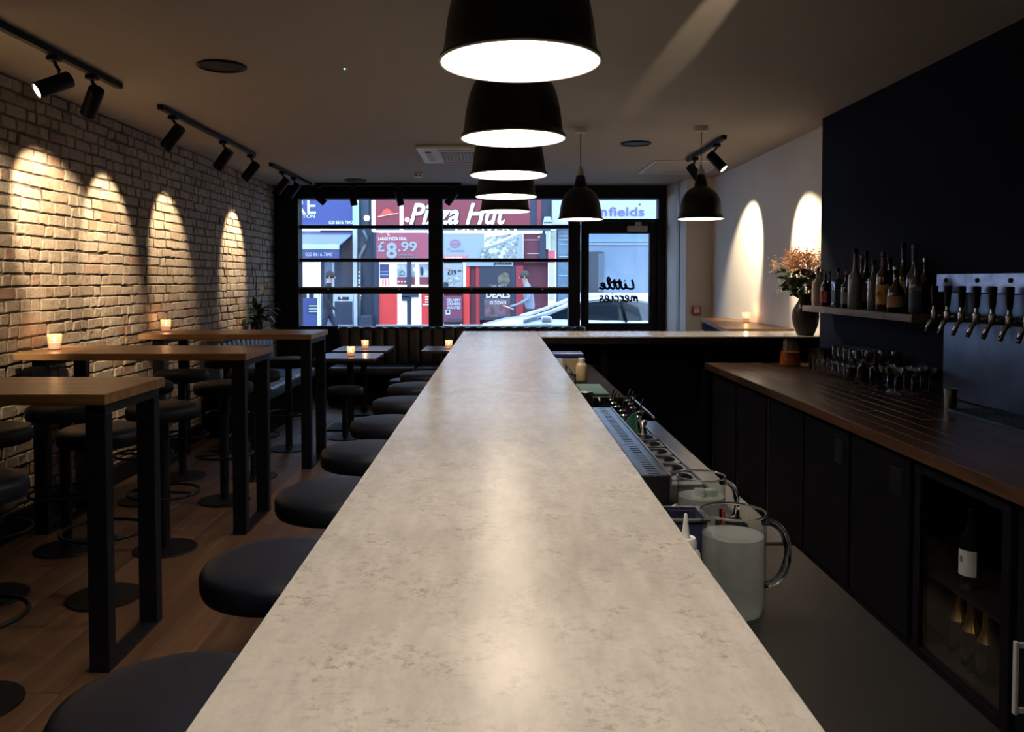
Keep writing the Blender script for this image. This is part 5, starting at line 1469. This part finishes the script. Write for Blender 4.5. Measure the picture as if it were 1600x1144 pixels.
slab('poster_picture', ps, 756.5, 797, 466.5, 495, P('poster_food_brown', (0.13, 0.075, 0.085), var=0.5, vscale=7), YF+0.025, 0.006)
obj('poster_food', prism(B(), [(ex(q), ez(r)) for q, r in ((778, 441), (777, 435), (780, 430), (785, 427), (790, 425), (794, 428), (796, 433), (797, 439), (794, 444), (788, 446), (783, 445))], 1, YF+0.022, YF+0.028), P('poster_food_olive', (0.13, 0.115, 0.075), var=0.5, vscale=9), ps)
slab('red_pillar', ps, 805.5, 817.5, 415, 500, P('deep_red_pillar', (0.30, 0.025, 0.035)), YF+0.02, 0.05)
jb = slab('job_poster', ps, 693, 722.5, 462, 505, P('job_maroon', (0.20, 0.05, 0.085)), YF-0.04, 0.03)
slab('poster_frame', ps, 690.2, 693.2, 459, 509, C_BLK, YF-0.05, 0.04)
slab('poster_frame', ps, 691, 724, 502.5, 504.5, C_BLK, YF-0.05, 0.02)
slab('poster_line', ps, 699, 722.5, 497.5, 501, P('job_strip', (0.06, 0.05, 0.09)), YF-0.046, 0.01)
for tx, yb in (('DELIVERY', 471.2), ('DRIVERS', 477), ('WANTED', 483)):
    text(tx, 698.5, 719.8, yb, ps, P('job_letter', (0.62, 0.60, 0.68)), YF-0.05, 4.6, 0, 0.02, 'poster_lettering')
slab('poster_picture', ps, 696.5, 703.5, 484, 491.5, P('job_white', (0.6, 0.62, 0.66)), YF-0.05, 0.01)
slab('poster_picture', ps, 698, 702.2, 485, 489, C_NAVY, YF-0.056, 0.008)
slab('stripe', ps, 689.6, 692, 459, 505, C_RED, YF-0.03, 0.02)
slab('kerb_step', ps, 690, 857.5, 507, 514, P('step_grey2', (0.35, 0.36, 0.36)), YF-0.1, 0.2)
slab('upper_window', ps, 818, 857.5, 365, 411, C_MAROON, YF+0.1, 0.05)
for yy in (374.5, 396):
    slab('shelf_line', ps, 818 if yy < 380 else 824, 848, yy, yy+1, P('shelf_pink', (0.5, 0.35, 0.42)), YF+0.08, 0.02)
slab('dark_post', ps, 828, 860.5, 309, 356, C_NAVY, YF+0.05, 0.3)
slab('red_strip', ps, 838.5, 846, 311, 353, C_DRED, YF+0.02, 0.04)
slab('dark_post', ps, 843, 852.5, 358, 411, C_NAVY, YF+0.02, 0.06)
sgn = thing('hanging_sign', 'pale tapered hanging sign beside the red shop', 'sign')
obj('board', prism(B(), [(ex(847), ez(353)), (ex(849.8), ez(340.2)), (ex(859), ez(340.2)), (ex(862.5), ez(353))], 1, YF-0.25, YF-0.15), P('sign_lilac_grey', (0.42, 0.46, 0.58)), sgn)
text('pizza', 849, 861, 351, sgn, C_BLK, YF-0.26, 3.4, 0, 0.0, 'lettering')
obj('bracket', box(B(), ex(854), ex(855), YF-0.2, YF+0.04, ez(339.8), ez(338.8)), C_BLK, sgn)

# --- grey building and white sign to the right
gr = thing('grey_blue_building', 'grey-blue rendered building with a dark window, right of the red shop', 'building')
slab('wall', gr, 870.5, 1180, 310, 514, C_GREYB, YF+0.25, 0.28)
slab('pilaster', gr, 861, 872, 309, 358, P('pilaster_blue_grey', (0.30, 0.37, 0.45)), YF+0.1, 0.2)
slab('pipe', gr, 853, 858.6, 360, 390, C_PALE, YF+0.0, 0.05)
slab('pilaster', gr, 860, 869, 360, 393, P('pilaster_cream', (0.36, 0.37, 0.28), var=0.3, vscale=4), YF+0.08, 0.2)
slab('pillar_foot', gr, 858, 867.5, 391.5, 411, P('salmon_pillar', (0.62, 0.10, 0.13)), YF+0.05, 0.1)
slab('pillar_foot', gr, 858, 867.5, 411, 470, P('pale_pillar', (0.5, 0.47, 0.52)), YF+0.05, 0.1)
slab('glass_bay', gr, 872, 905, 360, 500, P('glass_bay_blue', (0.12, 0.19, 0.25), 0.2, var=0.3, vscale=3), YF+0.15, 0.1)
for yy in (368, 374, 381, 400, 430):
    slab('bay_line', gr, 874, 889, yy, yy+1.2, C_PALE, YF+0.13, 0.02)
slab('band', gr, 905, 1180, 365, 378, P('band_blue', (0.20, 0.30, 0.42), var=0.15, vscale=2), YF+0.22, 0.03)
slab('band_line', gr, 905, 1180, 380, 382, C_PALE, YF+0.2, 0.03)
slab('dark_window', gr, 905, 944.5, 393, 456, C_DARK, YF+0.2, 0.04)
slab('window_slat', gr, 936, 944.5, 396, 456, P('slate_slat', (0.09, 0.12, 0.15)), YF+0.19, 0.02)
slab('sill_band', gr, 905, 1180, 457.5, 477, C_WHITE, YF-0.1, 0.3)
lsn = thing('lilac_letter_sign', 'white shop sign with lilac lettering seen through the fanlight', 'sign')
slab('board', lsn, 862, 1130, 305, 352, C_PALESIGN, YF-0.12, 0.1, 0.01)
text('fields', 949.5, 1004.5, 338.8, lsn, C_LILAC, YF-0.135, 14, 0, 0.012)
text('n', 937.5, 946.5, 338.8, lsn, C_LILAC, YF-0.135, 10, 0, 0.012)
obj('bolt', lathe(B(), [(0, 0), (0.02, 0), (0.02, 0.02), (0, 0.02)], 12, M=Matrix.Translation((ex(997.5), YF-0.12, ez(320.5))) @ Matrix.Rotation(PI/2, 4, 'X')), C_BLK, lsn)

# --- parked white car
def make_car():
    t = thing('white_car', 'white car in the street, passing before the red shop and the door', 'car', (0.0, 13.1, GZ))
    WH = simple('white_car_paint', (0.72, 0.78, 0.84), 0.25, coat=0.7)
    st_ = [(-0.52, .30, .62, .42), (-0.47, .22, .78, .66), (-0.25, .20, .98, .78), (0.10, .19, 1.07, .84), (0.50, .18, 1.12, .86), (1.2, .18, 1.10, .87), (2.0, .18, 1.09, .87), (2.7, .18, 1.09, .86), (3.3, .20, 1.08, .82), (3.62, .26, 1.0, .74), (3.68, .36, .82, .64)]
    bm = B(); rings = []
    for x, zb, zt, hw in st_:
        ring = [(-hw, zb+0.06), (-hw, (zb+zt)/2), (-hw*0.97, zt-0.10), (-hw*0.84, zt-0.015), (0, zt+0.02), (hw*0.84, zt-0.015), (hw*0.97, zt-0.10), (hw, (zb+zt)/2), (hw, zb+0.06), (hw*0.8, zb), (-hw*0.8, zb)]
        rings.append([bm.verts.new((x, y, z)) for y, z in ring])
    for A, C_ in zip(rings, rings[1:]):
        for i in range(len(A)):
            j = (i+1) % len(A); bm.faces.new((A[i], A[j], C_[j], C_[i]))
    bm.faces.new(rings[0]); bm.faces.new(list(reversed(rings[-1])))
    bmesh.ops.subdivide_edges(bm, edges=bm.edges[:], cuts=1, use_grid_fill=True, smooth=0.6)
    obj('body', bm, WH, t, True, ang=50)
    gh = [(0.42, 1.08, 1.10, .74), (0.75, 1.04, 1.20, .68), (1.15, 1.04, 1.37, .62), (1.6, 1.05, 1.42, .60), (2.1, 1.05, 1.40, .59), (2.6, 1.06, 1.32, .58), (3.0, 1.06, 1.19, .60), (3.32, 1.07, 1.09, .64)]
    bm = B(); rings = []
    for x, zb, zt, hw in gh:
        rings.append([bm.verts.new((x, y, z)) for y, z in ((-0.76, zb-0.03), (-hw, zt-0.03), (-hw*0.8, zt-0.005), (0, zt+0.005), (hw*0.8, zt-0.005), (hw, zt-0.03), (0.76, zb-0.03))])
    for A, C_ in zip(rings, rings[1:]):
        for i in range(6): bm.faces.new((A[i], A[i+1], C_[i+1], C_[i]))
    obj('window_glass', bm, simple('car_glass', (0.02, 0.026, 0.034), 0.06, spec=0.8), t, True, ang=40)
    bm = B(); rings = []
    for x, zb, zt, hw in gh[2:6]:
        rings.append([bm.verts.new((x, y, z)) for y, z in ((-hw-0.015, zt-0.045), (-hw*0.82, zt+0.004), (0, zt+0.018), (hw*0.82, zt+0.004), (hw+0.015, zt-0.045))])
    for A, C_ in zip(rings, rings[1:]):
        for i in range(4): bm.faces.new((A[i], A[i+1], C_[i+1], C_[i]))
    obj('roof', bm, WH, t, True, ang=50)
    for s in (-1, 1):
        obj('pillar', tube(B(), [(0.36, s*0.775, 1.07), (0.75, s*0.70, 1.19), (1.17, s*0.635, 1.36)], 0.035, 8), WH, t, True)
        obj('pillar', tube(B(), [(2.58, s*0.60, 1.305), (3.0, s*0.64, 1.18), (3.36, s*0.72, 1.07)], 0.05, 8), WH, t, True)
        obj('pillar', tube(B(), [(1.85, s*0.61, 1.385), (1.9, s*0.78, 1.06)], 0.022, 6), M_BLACK, t, True)
        obj('mirror', box(B(), 0.62, 0.78, s*0.90-0.07, s*0.90+0.07, 1.05, 1.15, 0.03, 2), WH, t, True)
        for x in (0.22, 2.85):
            w_ = obj('wheel', lathe(B(), [(0, -0.1), (0.20, -0.1), (0.31, -0.09), (0.32, -0.05), (0.32, 0.05), (0.31, 0.09), (0.2, 0.1), (0, 0.1)], 28, M=Matrix.Translation((x, s*0.78, 0.32)) @ Matrix.Rotation(PI/2, 4, 'X')), M_BLACK, t, True, ang=40)
            obj('hubcap', lathe(B(), [(0, 0), (0.19, 0), (0.19, 0.012), (0, 0.02)], 20, M=Matrix.Translation((x, s*0.885, 0.32)) @ Matrix.Rotation(s*-PI/2, 4, 'X')), M_GREYPL, w_)
    obj('headlight', box(B(), -0.47, -0.25, -0.70, -0.45, 0.56, 0.66, 0.03, 2), M_GREYPL, t)
make_car()

# --- people on the far pavement
def banded(name, stops):
    m, n, p, o = nt(name)
    z = N(n, 'ShaderNodeSeparateXYZ'); n.links.new(N(n, 'ShaderNodeTexCoord').outputs['Object'], z.inputs[0])
    mr = N(n, 'ShaderNodeMath', operation='DIVIDE'); mr.inputs[1].default_value = 2.0
    n.links.new(z.outputs['Z'], mr.inputs[0])
    n.links.new(ramp(n, mr.outputs[0], stops, 'CONSTANT'), p.inputs['Base Color']); p.inputs['Roughness'].default_value = 0.8
    return m
def person(label, loc, rotz, J, bones, mat, hairmat, held=None, mirror=1):
    """J: joint -> (position, radius). One skin surface grown along the bones; fingers are branches of the hands."""
    names = list(J)
    vs = [J[k][0] for k in names]
    es = [(names.index(a), names.index(b)) for a, b in bones]
    rad = [J[k][1] for k in names]
    for side in ('L', 'R'):
        h = Vector(J['hand'+side][0]); w = Vector(J['wrist'+side][0]); d = (h-w).normalized()
        s_ = d.cross(Vector((1, 0, 0))); s_ = s_.normalized() if s_.length > 0.1 else Vector((0, 1, 0))
        hi = names.index('hand'+side)
        for k, (off, L) in enumerate(((-0.028, 0.07), (-0.010, 0.08), (0.010, 0.078), (0.028, 0.062))):
            a = h + s_*off + d*0.03; b = a + d*L*0.55; c = b + d*L*0.35 + Vector((0.015, 0, 0))
            i0 = len(vs); vs += [tuple(a), tuple(b), tuple(c)]; rad += [0.010, 0.009, 0.008]; es += [(hi, i0), (i0, i0+1), (i0+1, i0+2)]
        a = h - s_*0.04 - d*0.02 + Vector((0.02, 0, 0)); b = a + d*0.04 + Vector((0.012, 0, 0))
        i0 = len(vs); vs += [tuple(a), tuple(b)]; rad += [0.012, 0.009]; es += [(hi, i0), (i0, i0+1)]
    me = bpy.data.meshes.new('person'); me.from_pydata([tuple(v) for v in vs], es, [])
    me.materials.append(mat)
    o = bpy.data.objects.new('person', me); COL.objects.link(o)
    sk = o.modifiers.new('skin', 'SKIN'); sk.use_smooth_shade = True
    for i, r in enumerate(rad): me.skin_vertices[0].data[i].radius = (r, r) if isinstance(r, float) else r
    me.skin_vertices[0].data[names.index('pelvis')].use_root = True
    sb_ = o.modifiers.new('subsurf', 'SUBSURF'); sb_.levels = 1; sb_.render_levels = 1
    o.location = loc; o.rotation_euler = (0, 0, rotz)
    tag(o, label, 'person')
    hd = Vector(J['head'][0])
    bm = lathe(B(), [(0, 0.135), (0.05, 0.128), (0.085, 0.095), (0.100, 0.045), (0.098, 0.0), (0.085, -0.035), (0.0, -0.03)], 18, c=(hd.x-0.018, hd.y, hd.z), sx=1.02, sy=0.86)
    obj('hair', bm, hairmat, o, True)
    SK = P('skin_tone', (0.42, 0.26, 0.19))
    bm = B()
    box(bm, hd.x+0.088, hd.x+0.118, hd.y-0.012, hd.y+0.012, hd.z-0.045, hd.z-0.005, 0.006)
    for s in (-1, 1):
        lathe(bm, [(0, -0.03), (0.012, -0.02), (0.014, 0.0), (0.012, 0.02), (0, 0.03)], 8, c=(hd.x-0.01, hd.y+s*0.085, hd.z-0.02))
    obj('face_features', bm, SK, o, True)
    bm = B()
    for s in (-1, 1): box(bm, hd.x+0.082, hd.x+0.094, hd.y+s*0.035-0.012, hd.y+s*0.035+0.012, hd.z-0.002, hd.z+0.008)
    box(bm, hd.x+0.078, hd.x+0.09, hd.y-0.02, hd.y+0.02, hd.z-0.072, hd.z-0.066)
    obj('eyes_and_mouth', bm, M_BLACK, o)
    return o
def std_J(lean=0.0, stride=0.25, armL=None, armR=None, twist=0.0):
    J = {'pelvis': ((0, 0, 0.95), (0.125, 0.15)), 'waist': ((0.01+lean*0.3, 0, 1.12), (0.105, 0.135)), 'chest': ((0.01+lean*0.8, 0, 1.34), (0.125, 0.17)), 'neckbase': ((lean, 0, 1.47), (0.075, 0.09)),
         'neck': ((lean+0.02, 0, 1.53), 0.052), 'head': ((lean+0.055, 0, 1.66), (0.092, 0.078)), 'crown': ((lean+0.045, 0, 1.73), (0.082, 0.07)),
         'shoulderL': ((lean*0.9, 0.19, 1.42), 0.062), 'shoulderR': ((lean*0.9, -0.19, 1.42), 0.062),
         'hipL': ((0, 0.09, 0.88), 0.092), 'hipR': ((0, -0.09, 0.88), 0.092)}
    for s, sg, st_ in (('L', 1, stride), ('R', -1, -stride)):
        J['knee'+s] = ((0.05+st_*0.55, sg*0.09, 0.50), 0.062)
        J['ankle'+s] = ((st_*1.0-(0.10 if st_ < 0 else 0), sg*0.09, 0.10 if st_ > 0 else 0.16), 0.042)
        J['toe'+s] = ((st_*1.0+(0.15 if st_ > 0 else 0.03), sg*0.09, 0.045), 0.036)
    for s, sg, arm in (('L', 1, armL), ('R', -1, armR)):
        e, w, h = arm
        J['elbow'+s] = ((e[0], sg*0.235, e[1]), 0.046)
        J['wrist'+s] = ((w[0], sg*0.225, w[1]), 0.030)
        J['hand'+s] = ((h[0], sg*0.215, h[1]), (0.022, 0.036))
    return J
BONES = [('pelvis', 'waist'), ('waist', 'chest'), ('chest', 'neckbase'), ('neckbase', 'neck'), ('neck', 'head'), ('head', 'crown'), ('chest', 'shoulderL'), ('chest', 'shoulderR'), ('pelvis', 'hipL'), ('pelvis', 'hipR')]
for s in 'LR':
    BONES += [('hip'+s, 'knee'+s), ('knee'+s, 'ankle'+s), ('ankle'+s, 'toe'+s), ('shoulder'+s, 'elbow'+s), ('elbow'+s, 'wrist'+s), ('wrist'+s, 'hand'+s)]
DARKH = P('dark_hair', (0.014, 0.012, 0.014))
m1 = banded('walker_clothes', [(0.0, (0.02, 0.02, 0.025)), (0.05, (0.022, 0.025, 0.045)), (0.46, (0.012, 0.014, 0.022)), (0.755, (0.42, 0.28, 0.22))])
p1 = person('person in dark jacket and trousers walking past the blue shop, seen from the side', (ex(511.5)*0.93, 18.6, GZ+0.10), 0.0,
       std_J(0.02, 0.24, ((-0.12, 1.16), (0.06, 0.97), (0.12, 0.91)), ((0.02, 1.15), (0.16, 0.98), (0.21, 0.93))), BONES, m1, DARKH)
bg_ = thing('red_bag', 'small red bag behind the walking person in dark clothes', 'bag', (ex(499)*0.93, 18.95, GZ+0.10))
obj('bag_body', box(B(), -0.10, 0.10, -0.06, 0.06, 0.0, 0.30, 0.03, 2), P('bag_maroon', (0.20, 0.03, 0.06)), bg_)
obj('bag_strap', tube(B(), [(-0.06, 0, 0.29), (-0.04, 0, 0.38), (0.04, 0, 0.38), (0.06, 0, 0.29)], 0.008), M_BLACK, bg_, True)
m2 = banded('sitter_clothes', [(0.0, (0.03, 0.03, 0.03)), (0.05, (0.03, 0.035, 0.06)), (0.47, (0.24, 0.26, 0.32)), (0.755, (0.40, 0.26, 0.20))])
p2 = person('person in grey shirt standing before the red shop, facing the posters, arms forward', (ex(829)*0.93, 18.4, GZ+0.10), PI,
       std_J(0.10, 0.08, ((0.06, 1.16), (0.28, 1.05), (0.36, 1.03)), ((0.08, 1.14), (0.30, 1.02), (0.38, 1.0))), BONES, m2, P('brown_hair', (0.05, 0.04, 0.03)))
tr = thing('red_folder', 'flat red folder held by the person in the grey shirt', 'folder', (ex(829)*0.93-0.44, 18.4, GZ+1.06))
obj('cover', obox(B(), (-0.06, 0, 0), (0.26, 0.34, 0.02), (0, 0.35, 0)), C_RED, tr)
obj('paper', obox(B(), (-0.06, 0, 0.014), (0.24, 0.32, 0.008), (0, 0.35, 0)), C_WHITE, tr)
